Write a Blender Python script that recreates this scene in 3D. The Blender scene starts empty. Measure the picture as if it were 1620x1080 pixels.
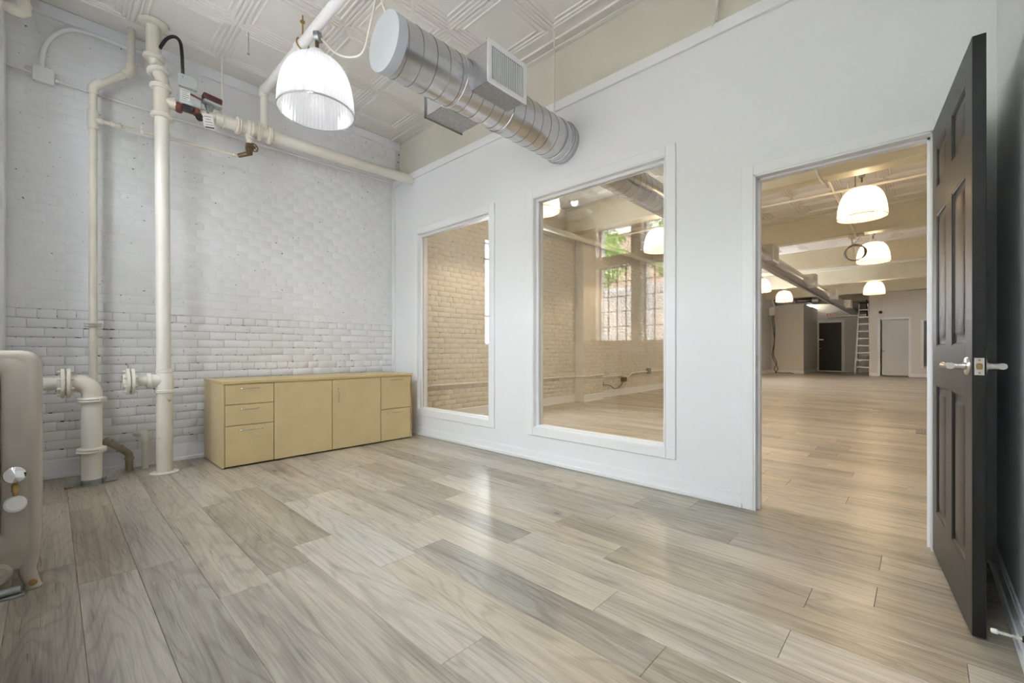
import bpy, bmesh, math, random
from mathutils import Vector, Matrix
from math import sin, cos, pi, radians
random.seed(7)
S = bpy.context.scene
COL = S.collection

# ------------------------------------------------------------------ camera, world, light, exposure
cd = bpy.data.cameras.new('camera')
cam = bpy.data.objects.new('camera', cd); COL.objects.link(cam)
cam.location = (0, 0, 1.0)
cam.rotation_euler = (pi/2, 0, radians(43.304) - pi/2)
cd.sensor_width = 36; cd.lens = 687.5*36/1620; cd.shift_y = 14.3/1620
cd.clip_start = 0.02
S.camera = cam

W = bpy.data.worlds.new('world'); S.world = W; W.use_nodes = True
bgn = W.node_tree.nodes['Background']
bgn.inputs[0].default_value = (0.92, 0.945, 1.0, 1); bgn.inputs[1].default_value = 27.0

vs = S.view_settings
vs.view_transform = 'Standard'; vs.look = 'None'; vs.gamma = 1; vs.use_curve_mapping = False
vs.exposure = 0.25

def area(name, loc, rot, sx, sy, power, color=(1, 1, 1), portal=False):
    l = bpy.data.lights.new(name, 'AREA'); l.shape = 'RECTANGLE'; l.size = sx; l.size_y = sy
    l.energy = power; l.color = color
    if portal: l.cycles.is_portal = True
    o = bpy.data.objects.new(name, l); COL.objects.link(o); o.location = loc; o.rotation_euler = rot
    return o
sl = bpy.data.lights.new('sun', 'SUN'); sl.energy = 32; sl.angle = .01; sl.color = (1, .98, .95)
so = bpy.data.objects.new('sun', sl); COL.objects.link(so)
so.rotation_euler = Vector((1.0, -.55, 1.25)).to_track_quat('Z', 'Y').to_euler()   # over the roof, onto the yard behind the window wall
# daylight through the near room's steel windows (wall at X=-0.35) and the far brick-wall windows
area('window_portal', (-0.34, 2.2, 2.15), (0, -pi/2, 0), 2.1, 4.0, 1, portal=True)
LAMP_NEAR, LAMP_FAR = 8, 64

# ------------------------------------------------------------------ helpers
def link(o, parent=None):
    COL.objects.link(o)
    if parent is not None: o.parent = parent
    return o
def rootloc(p):
    v = Vector((0, 0, 0))
    while p is not None:
        v += p.location; p = p.parent
    return v
def finish(me, bm, m, sharp=38):
    bmesh.ops.recalc_face_normals(bm, faces=bm.faces[:])
    bm.to_mesh(me); bm.free()
    if m: me.materials.append(m)
    if sharp:
        for p in me.polygons: p.use_smooth = True
        me.set_sharp_from_angle(angle=radians(sharp))
def obj(name, bm, m, parent=None, local=False, sharp=38):
    """mesh object from a bmesh in world coordinates (or local to its parent)"""
    if parent is not None and not local:
        bmesh.ops.translate(bm, verts=bm.verts[:], vec=-rootloc(parent))
    me = bpy.data.meshes.new(name); finish(me, bm, m, sharp)
    return link(bpy.data.objects.new(name, me), parent)
def tag(o, label=None, cat=None, group=None, kind=None):
    if label: o['label'] = label
    if cat: o['category'] = cat
    if group: o['group'] = group
    if kind: o['kind'] = kind
    return o
def thing(name, loc, label, cat, group=None, rz=0):
    o = bpy.data.objects.new(name, None); o.empty_display_size = .1
    COL.objects.link(o); o.location = loc; o.rotation_euler = (0, 0, rz)
    return tag(o, label, cat, group)
def struct(name, bm, m, parent=None, label=None, sharp=38):
    o = obj(name, bm, m, parent, sharp=sharp)
    if parent is None: o['kind'] = 'structure'
    if label: o['label'] = label
    return o
def B(): return bmesh.new()
def box(bm, x0, y0, z0, x1, y1, z1, bev=0, seg=1):
    x0, x1 = min(x0, x1), max(x0, x1); y0, y1 = min(y0, y1), max(y0, y1); z0, z1 = min(z0, z1), max(z0, z1)
    v = [bm.verts.new(c) for c in ((x0,y0,z0),(x1,y0,z0),(x1,y1,z0),(x0,y1,z0),(x0,y0,z1),(x1,y0,z1),(x1,y1,z1),(x0,y1,z1))]
    f = [bm.faces.new([v[i] for i in q]) for q in ((0,3,2,1),(4,5,6,7),(0,1,5,4),(1,2,6,5),(2,3,7,6),(3,0,4,7))]
    if bev > 0:
        es = list({e for q in f for e in q.edges})
        bmesh.ops.bevel(bm, geom=es, offset=bev, segments=seg, affect='EDGES', profile=.5)
    return bm
def frame_for(d):
    d = d.normalized()
    up = Vector((0, 0, 1)) if abs(d.z) < .95 else Vector((1, 0, 0))
    a = d.cross(up).normalized(); b = a.cross(d).normalized()
    return a, b
def tube(bm, pts, r, n=12, closed=False, cap=True, ell=1.0):
    """swept tube along pts; r may be a list; ell scales the second section axis"""
    pts = [Vector(p) for p in pts]; N = len(pts); rings = []
    prev = None
    for i, p in enumerate(pts):
        if closed: d = (pts[(i+1) % N] - pts[i-1])
        elif i == 0: d = pts[1]-pts[0]
        elif i == N-1: d = pts[-1]-pts[-2]
        else: d = (pts[i+1]-p).normalized() + (p-pts[i-1]).normalized()
        if d.length < 1e-9: d = pts[min(i+1, N-1)]-pts[max(i-1, 0)]
        d.normalize()
        if prev is None: a, b = frame_for(d)
        else:
            a = (prev - d*prev.dot(d)); a.normalize(); b = a.cross(d).normalized()
        prev = a
        rr = r[i] if isinstance(r, (list, tuple)) else r
        rings.append([bm.verts.new(p + a*rr*cos(2*pi*k/n) + b*rr*ell*sin(2*pi*k/n)) for k in range(n)])
    M = N if closed else N-1
    for i in range(M):
        q, w = rings[i], rings[(i+1) % N]
        for k in range(n): bm.faces.new((q[k], q[(k+1) % n], w[(k+1) % n], w[k]))
    if cap and not closed:
        bm.faces.new(rings[0][::-1]); bm.faces.new(rings[-1])
    return bm
def lathe(bm, prof, o, axis=(0, 0, 1), n=24, cap=True):
    """revolve prof [(radius, height)] about axis through o"""
    ax = Vector(axis).normalized(); a, b = frame_for(ax); o = Vector(o); rings = []
    for r, h in prof:
        r = max(r, 1e-4)
        rings.append([bm.verts.new(o + ax*h + a*r*cos(2*pi*k/n) + b*r*sin(2*pi*k/n)) for k in range(n)])
    for q, w in zip(rings, rings[1:]):
        for k in range(n): bm.faces.new((q[k], q[(k+1) % n], w[(k+1) % n], w[k]))
    if cap:
        bm.faces.new(rings[0][::-1]); bm.faces.new(rings[-1])
    return bm
def arc(c, r, a0, a1, u, v, n=8):
    c = Vector(c); u = Vector(u); v = Vector(v)
    return [c + u*r*cos(a0+(a1-a0)*i/n) + v*r*sin(a0+(a1-a0)*i/n) for i in range(n+1)]
def bend(pts, r, n=6):
    """round the corners of a polyline with radius r"""
    P = [Vector(p) for p in pts]; out = [P[0]]
    for i in range(1, len(P)-1):
        a = (P[i-1]-P[i]); b = (P[i+1]-P[i]); q = min(r, a.length*.49, b.length*.49)
        s = P[i]+a.normalized()*q; e = P[i]+b.normalized()*q
        for k in range(n+1):
            t = k/n; out.append(s*(1-t)**2 + P[i]*2*t*(1-t) + e*t*t)
    out.append(P[-1]); return out
def smooth_path(pts, n=6):
    P = [Vector(p) for p in pts]; P = [P[0]] + P + [P[-1]]; out = []
    for i in range(1, len(P)-2):
        for k in range(n):
            t = k/n; a, b, c, d = P[i-1:i+3]
            out.append(.5*((2*b)+(c-a)*t+(2*a-5*b+4*c-d)*t*t+(3*b-a-3*c+d)*t**3))
    out.append(P[-2]); return out
def copy_tree(o, parent=None):
    c = o.copy(); COL.objects.link(c); c.parent = parent
    for ch in list(o.children): copy_tree(ch, c)
    return c

# ------------------------------------------------------------------ materials
def mat(name, rgb, rough=.5, metal=0, spec=.5, bump=0, bscale=40, vary=0, vscale=3, coat=0, chips=0, chipcol=(.05,.045,.04), chipscale=25, rust=0):
    m = bpy.data.materials.new(name); m.use_nodes = True; t = m.node_tree; n = t.nodes; L = t.links
    p = n['Principled BSDF']; p.inputs['Base Color'].default_value = (*rgb, 1); p.inputs['Roughness'].default_value = rough
    p.inputs['Metallic'].default_value = metal; p.inputs['Specular IOR Level'].default_value = spec
    p.inputs['Coat Weight'].default_value = coat
    g = n.new('ShaderNodeNewGeometry'); col = None
    def noise(s, d=4, r=.55):
        k = n.new('ShaderNodeTexNoise'); k.inputs['Scale'].default_value = s; k.inputs['Detail'].default_value = d
        k.inputs['Roughness'].default_value = r; L.new(g.outputs['Position'], k.inputs['Vector']); return k
    def mix(fac, a, b):
        k = n.new('ShaderNodeMix'); k.data_type = 'RGBA'; L.new(fac, k.inputs[0])
        if isinstance(a, tuple): k.inputs[6].default_value = (*a, 1)
        else: L.new(a, k.inputs[6])
        k.inputs[7].default_value = (*b, 1); return k.outputs[2]
    def ramp(src, a, b):
        k = n.new('ShaderNodeMapRange'); k.inputs[1].default_value = a; k.inputs[2].default_value = b; L.new(src, k.inputs[0]); return k.outputs[0]
    if vary:
        k = noise(vscale); col = mix(ramp(k.outputs['Fac'], .35, .7), rgb, tuple(c*(1-vary) for c in rgb))
    if rust:
        k = noise(9, 5, .7); col = mix(ramp(k.outputs['Fac'], .63, .74), col or rgb, (.36, .27, .15))
    if chips:
        k = noise(chipscale, 3, .6); col = mix(ramp(k.outputs['Fac'], chips, chips+.02), col or rgb, chipcol)
    if col is not None: L.new(col, p.inputs['Base Color'])
    if bump:
        k = noise(bscale, 5); b = n.new('ShaderNodeBump'); b.inputs['Strength'].default_value = bump; b.inputs['Distance'].default_value = .004
        L.new(k.outputs['Fac'], b.inputs['Height']); L.new(b.outputs[0], p.inputs['Normal'])
    return m
M = {}
M['wall'] = mat('white_wall_paint', (.835, .85, .89), .55, bump=.12, bscale=180)
M['trim'] = mat('white_trim_paint', (.855, .87, .905), .35)
M['brick'] = mat('painted_brick', (.83, .835, .845), .5, bump=.5, bscale=45, vary=.05, vscale=6, chips=.695, chipscale=30)
M['mortar'] = mat('painted_mortar', (.68, .685, .695), .6, bump=.8, bscale=70, vary=.1, vscale=9, chips=.61, chipscale=26)
M['skim'] = mat('painted_skim_coat', (.82, .825, .835), .5, bump=.5, bscale=30, vary=.05, vscale=4, chips=.675, chipscale=28)
M['ceil'] = mat('cream_ceiling_paint', (.86, .835, .79), .45, bump=.25, bscale=120, vary=.06, vscale=2)
M['beam'] = mat('cream_beam_paint', (.70, .685, .60), .45, bump=.2, bscale=60, vary=.08, vscale=2.5, chips=.78, chipscale=22, chipcol=(.3,.27,.2))
M['hallbeam'] = mat('cream_beam_paint_warm_lit', (.66, .61, .46), .45, bump=.2, bscale=60, vary=.08, vscale=2.5)  # cream beam paint again, with the hall lamps' warm light tinted into the colour
M['pipe'] = mat('cream_pipe_enamel', (.76, .72, .62), .28, bump=.15, bscale=50, vary=.1, vscale=5, rust=1)
M['pipeclean'] = mat('ivory_pipe_enamel', (.80, .775, .70), .28, bump=.1, bscale=50, vary=.05, vscale=4)
M['pipetan'] = mat('tan_pipe_enamel', (.42, .36, .26), .45, bump=.3, bscale=60, vary=.35, vscale=9)
M['conduit'] = mat('white_conduit_paint', (.86, .865, .87), .4, bump=.2, bscale=60)
M['radiator'] = mat('putty_radiator_enamel', (.47, .425, .355), .3, bump=.15, bscale=40, vary=.08, vscale=5, chips=.79, chipscale=30)
M['steel'] = mat('galvanised_fitting', (.42, .45, .46), .42, metal=.8, vary=.3, vscale=20)
M['chrome'] = mat('chrome', (.85, .85, .85), .08, metal=1)
M['nickel'] = mat('satin_nickel', (.66, .64, .60), .25, metal=1)
M['brass'] = mat('aged_brass', (.45, .30, .11), .35, metal=.9, vary=.3, vscale=40)
M['bronze'] = mat('old_bronze', (.20, .14, .08), .45, metal=.7, vary=.3, vscale=40)
M['black'] = mat('black_door_paint', (.009, .009, .010), .38, spec=.38, bump=.25, bscale=90, vary=.2, vscale=3)
M['rubber'] = mat('black_rubber', (.02, .02, .02), .55)
M['plastic'] = mat('white_plastic', (.82, .82, .80), .35)
M['greybox'] = mat('grey_painted_box', (.50, .545, .54), .45, vary=.1, vscale=12)
M['red'] = mat('red_valve_paint', (.20, .060, .042), .5, vary=.3, vscale=30)
M['darkred'] = mat('maroon_cover_paint', (.11, .034, .034), .4, vary=.2, vscale=30)
M['maple'] = mat('maple_laminate', (.60, .475, .26), .42, vary=.07, vscale=7)
M['mapletop'] = mat('maple_laminate_edge', (.55, .42, .20), .42)
M['dark'] = mat('shadow_gap', (.02, .018, .015), .8)
M['hallwall'] = mat('hall_wall_paint', (.74, .71, .66), .55, bump=.1, bscale=150)
M['paledoor'] = mat('pale_grey_door_paint', (.62, .61, .60), .5)
M['paper'] = mat('printed_paper', (.82, .82, .80), .7)
M['ink'] = mat('dark_ink', (.06, .06, .07), .7)
M['signred'] = mat('exit_sign_red', (.6, .03, .03), .5)
M['alu'] = mat('ladder_aluminium', (.75, .75, .75), .35, metal=.6)
M['concrete'] = mat('yard_concrete', (.45, .44, .42), .9, vary=.2)
M['brickout'] = mat('brown_brick_outside', (.30, .22, .17), .9, vary=.3, vscale=5)
M['lattice'] = mat('white_lattice_paint', (.75, .76, .78), .6)
M['leaf'] = mat('leaf_green', (.16, .33, .05), .5, vary=.5, vscale=3)
M['bark'] = mat('bark', (.12, .08, .05), .9)
M['vent'] = mat('vent_grey', (.25, .24, .22), .5, metal=.3)

def brick_far():
    m = mat('cream_painted_brick', (.76, .72, .64), .5, bump=.5, bscale=45, vary=.08, vscale=5, chips=.76, chipscale=30)
    return m
M['brickfar'] = brick_far()

def galv():
    m = bpy.data.materials.new('galvanised_sheet'); m.use_nodes = True; t = m.node_tree; n = t.nodes; L = t.links; p = n['Principled BSDF']
    g = n.new('ShaderNodeNewGeometry'); v = n.new('ShaderNodeTexVoronoi'); v.inputs['Scale'].default_value = 60
    L.new(g.outputs['Position'], v.inputs['Vector'])
    k = n.new('ShaderNodeTexNoise'); k.inputs['Scale'].default_value = 4; L.new(g.outputs['Position'], k.inputs['Vector'])
    r = n.new('ShaderNodeMapRange'); r.inputs[3].default_value = .22; r.inputs[4].default_value = .28; L.new(k.outputs['Fac'], r.inputs[0])
    L.new(r.outputs[0], p.inputs['Roughness'])
    s = n.new('ShaderNodeSeparateColor'); L.new(v.outputs['Color'], s.inputs[0])
    r2 = n.new('ShaderNodeMapRange'); r2.inputs[3].default_value = .55; r2.inputs[4].default_value = .61; L.new(s.outputs[0], r2.inputs[0])
    c = n.new('ShaderNodeCombineColor'); L.new(r2.outputs[0], c.inputs[0]); L.new(r2.outputs[0], c.inputs[1])
    a = n.new('ShaderNodeMath'); a.operation = 'MULTIPLY'; a.inputs[1].default_value = 1.03; L.new(r2.outputs[0], a.inputs[0]); L.new(a.outputs[0], c.inputs[2])
    L.new(c.outputs[0], p.inputs['Base Color']); p.inputs['Metallic'].default_value = .92
    return m
M['galv'] = galv()
M['seam'] = mat('dark_lock_seam', (.16, .165, .17), .45, metal=.7)
M['cap'] = mat('grey_end_cap', (.47, .495, .54), .45)
M['insul'] = mat('foil_insulation', (.42, .42, .42), .6, metal=.3, bump=1, bscale=90, vary=.3, vscale=60)

def glass():
    m = bpy.data.materials.new('window_glass'); m.use_nodes = True; t = m.node_tree; n = t.nodes; L = t.links
    n.remove(n['Principled BSDF']); out = n['Material Output']
    g = n.new('ShaderNodeNewGeometry'); d = n.new('ShaderNodeVectorMath'); d.operation = 'DOT_PRODUCT'
    L.new(g.outputs['Incoming'], d.inputs[0]); L.new(g.outputs['Normal'], d.inputs[1])
    def mt(op, a, b=None):
        k = n.new('ShaderNodeMath'); k.operation = op
        for i, x in enumerate((a, b)):
            if x is None: continue
            if isinstance(x, (int, float)): k.inputs[i].default_value = x
            else: L.new(x, k.inputs[i])
        return k.outputs[0]
    c = mt('ABSOLUTE', d.outputs['Value']); f = mt('POWER', mt('SUBTRACT', 1.0, c), 5.0)
    f = mt('ADD', mt('MULTIPLY', f, .95), .062)
    tr = n.new('ShaderNodeBsdfTransparent'); tr.inputs[0].default_value = (.975, .985, .98, 1)
    gl = n.new('ShaderNodeBsdfGlossy'); gl.inputs['Roughness'].default_value = 0
    mx = n.new('ShaderNodeMixShader'); L.new(f, mx.inputs[0]); L.new(tr.outputs[0], mx.inputs[1]); L.new(gl.outputs[0], mx.inputs[2])
    L.new(mx.outputs[0], out.inputs['Surface']); return m
M['glass'] = glass()

def shade_mat(name, tint):
    m = bpy.data.materials.new(name); m.use_nodes = True; t = m.node_tree; n = t.nodes; L = t.links
    n.remove(n['Principled BSDF']); out = n['Material Output']
    tl = n.new('ShaderNodeBsdfTranslucent'); tl.inputs[0].default_value = (*tint, 1)
    df = n.new('ShaderNodeBsdfDiffuse'); df.inputs[0].default_value = (*tint, 1)
    tr = n.new('ShaderNodeBsdfTransparent'); gl = n.new('ShaderNodeBsdfGlossy'); gl.inputs['Roughness'].default_value = .12
    def mx(f, a, b):
        k = n.new('ShaderNodeMixShader'); k.inputs[0].default_value = f; L.new(a, k.inputs[1]); L.new(b, k.inputs[2]); return k.outputs[0]
    a = mx(.35, tl.outputs[0], df.outputs[0]); tr.inputs[0].default_value = (.8, .8, .8, 1); a = mx(.22, a, tr.outputs[0]); a = mx(.12, a, gl.outputs[0])
    L.new(a, out.inputs['Surface']); return m
M['shade'] = shade_mat('prismatic_acrylic', (.55, .56, .58))
M['shadewarm'] = shade_mat('prismatic_acrylic_warm', (.42, .39, .34))

def emit(name, rgb, s):
    m = bpy.data.materials.new(name); m.use_nodes = True; t = m.node_tree; n = t.nodes
    n.remove(n['Principled BSDF']); e = n.new('ShaderNodeEmission'); e.inputs[0].default_value = (*rgb, 1); e.inputs[1].default_value = s
    t.links.new(e.outputs[0], n['Material Output'].inputs['Surface']); return m
M['bulb'] = emit('lit_bulb', (1, 1, 1), 2.2)
M['bulbwarm'] = emit('lit_bulb_warm', (1, .86, .62), 4)

def wood():
    m = bpy.data.materials.new('oak_plank'); m.use_nodes = True; t = m.node_tree; n = t.nodes; L = t.links; p = n['Principled BSDF']
    g = n.new('ShaderNodeNewGeometry'); oi = n.new('ShaderNodeObjectInfo'); at = n.new('ShaderNodeAttribute'); at.attribute_name = 'rnd'
    def mt(op, a, b=0.0, c=None):
        k = n.new('ShaderNodeMath'); k.operation = op
        for i, x in enumerate((a, b, c)):
            if x is None: continue
            if isinstance(x, (int, float)): k.inputs[i].default_value = x
            else: L.new(x, k.inputs[i])
        return k.outputs[0]
    rnd = mt('FRACT', mt('ADD', oi.outputs['Random'], at.outputs['Fac']))
    sp = n.new('ShaderNodeSeparateXYZ'); L.new(g.outputs['Position'], sp.inputs[0])
    off = mt('MULTIPLY', rnd, 91.0)
    def vec(sx, sy):
        c = n.new('ShaderNodeCombineXYZ'); L.new(mt('MULTIPLY', sp.outputs[0], sx), c.inputs[0]); L.new(mt('MULTIPLY', sp.outputs[1], sy), c.inputs[1]); L.new(off, c.inputs[2]); return c.outputs[0]
    def noise(v, s, d=3, r=.5, dist=0):
        k = n.new('ShaderNodeTexNoise'); k.inputs['Scale'].default_value = s; k.inputs['Detail'].default_value = d; k.inputs['Roughness'].default_value = r
        k.inputs['Distortion'].default_value = dist; L.new(v, k.inputs['Vector']); return k.outputs['Fac']
    def mr(x, a, b, c, d):
        k = n.new('ShaderNodeMapRange'); L.new(x, k.inputs[0])
        for i, q in enumerate((a, b, c, d)): k.inputs[i+1].default_value = q
        return k.outputs[0]
    # cathedral grain: bands of a stretched noise field
    field = noise(vec(4.2, .55), 1.0, 2, .4, .35)
    rings = mt('SINE', mt('MULTIPLY', field, 120.0))
    fine = noise(vec(130, 3.2), 1.0, 3, .6)
    mid = noise(vec(34, 1.4), 1.0, 3, .55)
    broad = noise(vec(6, .7), 1.0, 2)
    vo = n.new('ShaderNodeTexVoronoi'); vo.inputs['Scale'].default_value = 1.0; L.new(vec(3.6, 1.5), vo.inputs['Vector'])
    sc_ = n.new('ShaderNodeSeparateColor'); L.new(vo.outputs['Color'], sc_.inputs[0])
    gate = mt('GREATER_THAN', sc_.outputs[0], .45)
    knot = mt('MULTIPLY', gate, mr(vo.outputs['Distance'], .018, .06, 1, 0))
    knotring = mt('MULTIPLY', gate, mr(vo.outputs['Distance'], .03, .30, 1, 0))
    crack = mr(noise(vec(30, 1.8), 1.0, 2, .5), .70, .78, 0, 1)
    dark = mt('ADD', mt('MULTIPLY', mr(rings, .3, 1, 0, 1), .13), mt('MULTIPLY', mr(fine, .35, .75, 0, 1), .26))
    dark = mt('ADD', dark, mt('MULTIPLY', mr(broad, .4, .75, 0, 1), .24))
    dark = mt('ADD', dark, mt('MULTIPLY', mr(mid, .45, .8, 0, 1), .28))
    dark = mt('ADD', dark, mt('MULTIPLY', knotring, .26))
    dark = mt('ADD', dark, mt('MULTIPLY', crack, .22))
    dark = mt('ADD', dark, mt('MULTIPLY', knot, .55))
    dark = mt('ADD', dark, mr(rnd, 0, 1, -.10, .26))
    cr = n.new('ShaderNodeValToRGB'); e = cr.color_ramp.elements
    e[0].position = 0; e[0].color = (.54, .488, .40, 1); e[1].position = 1; e[1].color = (.075, .058, .044, 1)
    k = cr.color_ramp.elements.new(.45); k.color = (.30, .264, .208, 1)
    L.new(dark, cr.inputs[0])
    hs = n.new('ShaderNodeHueSaturation'); L.new(cr.outputs[0], hs.inputs['Color'])
    L.new(mr(mt('FRACT', mt('MULTIPLY', rnd, 7.3)), 0, 1, .72, 1.15), hs.inputs['Saturation'])
    L.new(hs.outputs[0], p.inputs['Base Color'])
    L.new(mr(fine, .2, .8, .24, .36), p.inputs['Roughness']); p.inputs['Specular IOR Level'].default_value = .5
    b = n.new('ShaderNodeBump'); b.inputs['Strength'].default_value = .12; b.inputs['Distance'].default_value = .002
    L.new(fine, b.inputs['Height']); L.new(b.outputs[0], p.inputs['Normal'])
    return m
M['wood'] = wood()

# ------------------------------------------------------------------ dimensions (metres)
G0, G1 = 3.020, 3.140          # partition faces
BW = 4.935                     # brick wall face
H = 3.678                      # ceiling
RW = -0.255                    # right wall face
LW = -0.35                     # window wall face
XF = 26.0; YR = -5.2           # far end and right side of the hall
WIN = [(3.150, 4.400), (1.330, 2.580)]   # interior windows (Y ranges)
WZ0, WZ1 = .302, 2.391
DY0, DY1, DZ = -.045, .765, 2.095        # door opening
BEAMS = [3.10, 6.72, 10.37, 14.02, 17.67, 21.32, 24.9]

# ------------------------------------------------------------------ floor and planks
bm = B(); box(bm, LW-.2, YR-.2, -.12, XF+.2, BW+.4, -.006)
floor = struct('floor', bm, M['dark'], label='grey brown oak plank floor running through both rooms')
PW, PL = .193, 1.22
def plank_bm(bm, x0, y0, x1, y1):
    e = .0014; t = .004
    v = [bm.verts.new(c) for c in ((x0,y0,-.006),(x1,y0,-.006),(x1,y1,-.006),(x0,y1,-.006),
         (x0+e*.4,y0+e*.4,-.0012),(x1-e*.4,y0+e*.4,-.0012),(x1-e*.4,y1-e*.4,-.0012),(x0+e*.4,y1-e*.4,-.0012),
         (x0+e,y0+e,0),(x1-e,y0+e,0),(x1-e,y1-e,0),(x0+e,y1-e,0))]
    fs = []
    for a in (0, 4):
        for i in range(4): fs.append(bm.faces.new((v[a+i], v[a+(i+1) % 4], v[a+4+(i+1) % 4], v[a+4+i])))
    fs.append(bm.faces.new(v[8:12])); return fs
def in_near(x0, x1): return x0 < 5.6
planks = []; stuffp = []
ix = 0; x = .079 - 3*PW
rj = random.Random(3)
while x < XF:
    x0, x1 = max(x, LW-.1), min(x+PW, XF)
    off = rj.random()*PL
    ylo = RW-.05 if x < 2.9 else (-2.0 if x < 12 else YR)
    y = ylo - off if x < 2.9 else ylo - off
    while y < BW+.01:
        y0, y1 = max(y, ylo), min(y+PL, BW+.01)
        if y1-y0 > .02:
            (planks if (x < 5.35 and y1 > -.9) else stuffp).append((x0, y0, x1, y1))
        y += PL
    x += PW
# hidden strip behind the right wall
stuffp.append((LW, YR, 2.9, RW-.06)); stuffp.append((2.9, YR, 12, -2.0))
planks.sort(key=lambda q: q[0]+q[1]*.6)
stuffp += planks[300:]; planks = planks[:300]
for q in planks:
    b_ = B(); plank_bm(b_, *q); o = obj('plank', b_, M['wood'], floor, local=True, sharp=0)
bm = B(); lay = bm.faces.layers.float.new('rnd')
for q in stuffp:
    r_ = rj.random()
    for f in plank_bm(bm, *q): f[lay] = r_
o = obj('plank_field', bm, M['wood'], floor, local=True, sharp=0); o['kind'] = 'stuff'

# ------------------------------------------------------------------ ceiling, tin tiles, beams
bm = B(); box(bm, LW-.3, YR-.2, H+.001, XF+.2, BW+.4, H+.2)
ceiling = struct('ceiling', bm, M['ceil'], label='cream pressed tin ceiling with beams')
def tile_mesh():
    bm = B(); T = .305
    prof = [(T, 0), (T-.004, -.001), (T-.010, -.011), (T-.022, -.011), (T-.028, 0), (T-.036, 0), (T-.042, -.010), (T-.054, -.010), (T-.060, 0), (T-.080, 0), (T-.086, -.009), (T-.094, -.009), (T-.100, -.001)]
    rings = []
    for h, z in prof: rings.append([bm.verts.new((a*h, b*h, z)) for a, b in ((-1,-1),(1,-1),(1,1),(-1,1))])
    for q, w in zip(rings, rings[1:]):
        for k in range(4): bm.faces.new((q[k], q[(k+1) % 4], w[(k+1) % 4], w[k]))
    bm.faces.new(rings[-1])
    me = bpy.data.meshes.new('ceiling_tile'); bmesh.ops.recalc_face_normals(bm, faces=bm.faces[:])
    bm.to_mesh(me); bm.free(); me.materials.append(M['ceil']); return me
TM = tile_mesh()
def tiles(xs, ys):
    for x in xs:
        for y in ys:
            o = bpy.data.objects.new('ceiling_tile', TM); link(o, ceiling); o.location = (x, y, H)
tiles([1.05+.61*k+.305 for k in range(-2, 3)], [2.25+.61*k+.305 for k in range(-4, 4)])
for bx in BEAMS[1:4]:
    s = bx-3.65+.32
    tiles([s+.61*k+.305 for k in range(5)], [2.25+.61*k+.305 for k in range(-5, 4)])
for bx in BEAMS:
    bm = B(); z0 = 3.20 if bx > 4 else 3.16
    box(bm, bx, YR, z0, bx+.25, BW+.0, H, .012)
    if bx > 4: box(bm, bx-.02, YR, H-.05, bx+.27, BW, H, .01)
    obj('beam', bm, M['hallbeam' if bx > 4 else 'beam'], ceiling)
bm = B(); box(bm, 2.955, RW, H-.022, 2.985, BW, H, .008); box(bm, 3.05, RW, H-.012, 3.10, BW, H, .004)
obj('ceiling_moulding', bm, M['ceil'], ceiling)

# ------------------------------------------------------------------ left wall: painted brick
SK = 1.62   # below this height the brick joints are open, above they are nearly filled with paint
bm = B()
WA = (4.63, 5.75, 1.09, 2.72)       # real window in the brick wall, in the hall
HW = [(13.0+3.2*i, 14.2+3.2*i, 1.15, 2.8) for i in range(2)]
def wall_with_holes(bm, x0, x1, z0, z1, y0, y1, holes):
    hs = sorted(holes); cx = x0
    for a, b_, c, d in hs:
        box(bm, cx, y0, z0, a, y1, z1); box(bm, a, y0, z0, b_, y1, c); box(bm, a, y0, d, b_, y1, z1); cx = b_
    box(bm, cx, y0, z0, x1, y1, z1)
wall_with_holes(bm, LW-.3, XF+.2, -.1, H, BW+.0, BW+.3, [WA]+HW)
wall_left = struct('wall_left', bm, M['mortar'], label='white painted brick wall')
CH, BL = .0735, .2145
bm = B(); box(bm, LW, BW-.0035, 18*CH, G0+.02, BW+.01, H-.06)
skim = obj('skim_coat', bm, M['skim'], wall_left)
CH, BL = .0735, .2145
def brick_bm(bm, x, z, l, h, proud, rng, Y=BW, soft=1.0):
    j = lambda s=.0022: rng.uniform(-s, s)*soft
    v_ = rng.choice((.0002, .0008, .0016)); x0, x1, z0, z1 = x+v_, x+l-v_, z+.0024+j(), z+h-.0024+j()
    q = .006; qx = .003; cb = .0021*(soft if soft == 1 else .35); y = Y-proud+j(.0012)
    A = [bm.verts.new(c) for c in ((x0, Y+.003, z0), (x1, Y+.003, z0), (x1, Y+.003, z1), (x0, Y+.003, z1))]
    C = [bm.verts.new(c) for c in ((x0+qx*.3, y+cb, z0+q*.3), (x1-qx*.3, y+cb, z0+q*.3), (x1-qx*.3, y+cb, z1-q*.3), (x0+qx*.3, y+cb, z1-q*.3))]
    D = [bm.verts.new(c) for c in ((x0+qx, y+j(.0006), z0+q+j()), (x1-qx, y+j(.0006), z0+q+j()), (x1-qx, y+j(.0006), z1-q+j()), (x0+qx, y+j(.0006), z1-q+j()))]
    for P, Q in ((A, C), (C, D)):
        for i in range(4): bm.faces.new((P[i], Q[i], Q[(i+1) % 4], P[(i+1) % 4]))
    bm.faces.new(D[::-1])
rb = random.Random(11)
rows = int(H/CH)
near = []; upper = []; far = []
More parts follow.
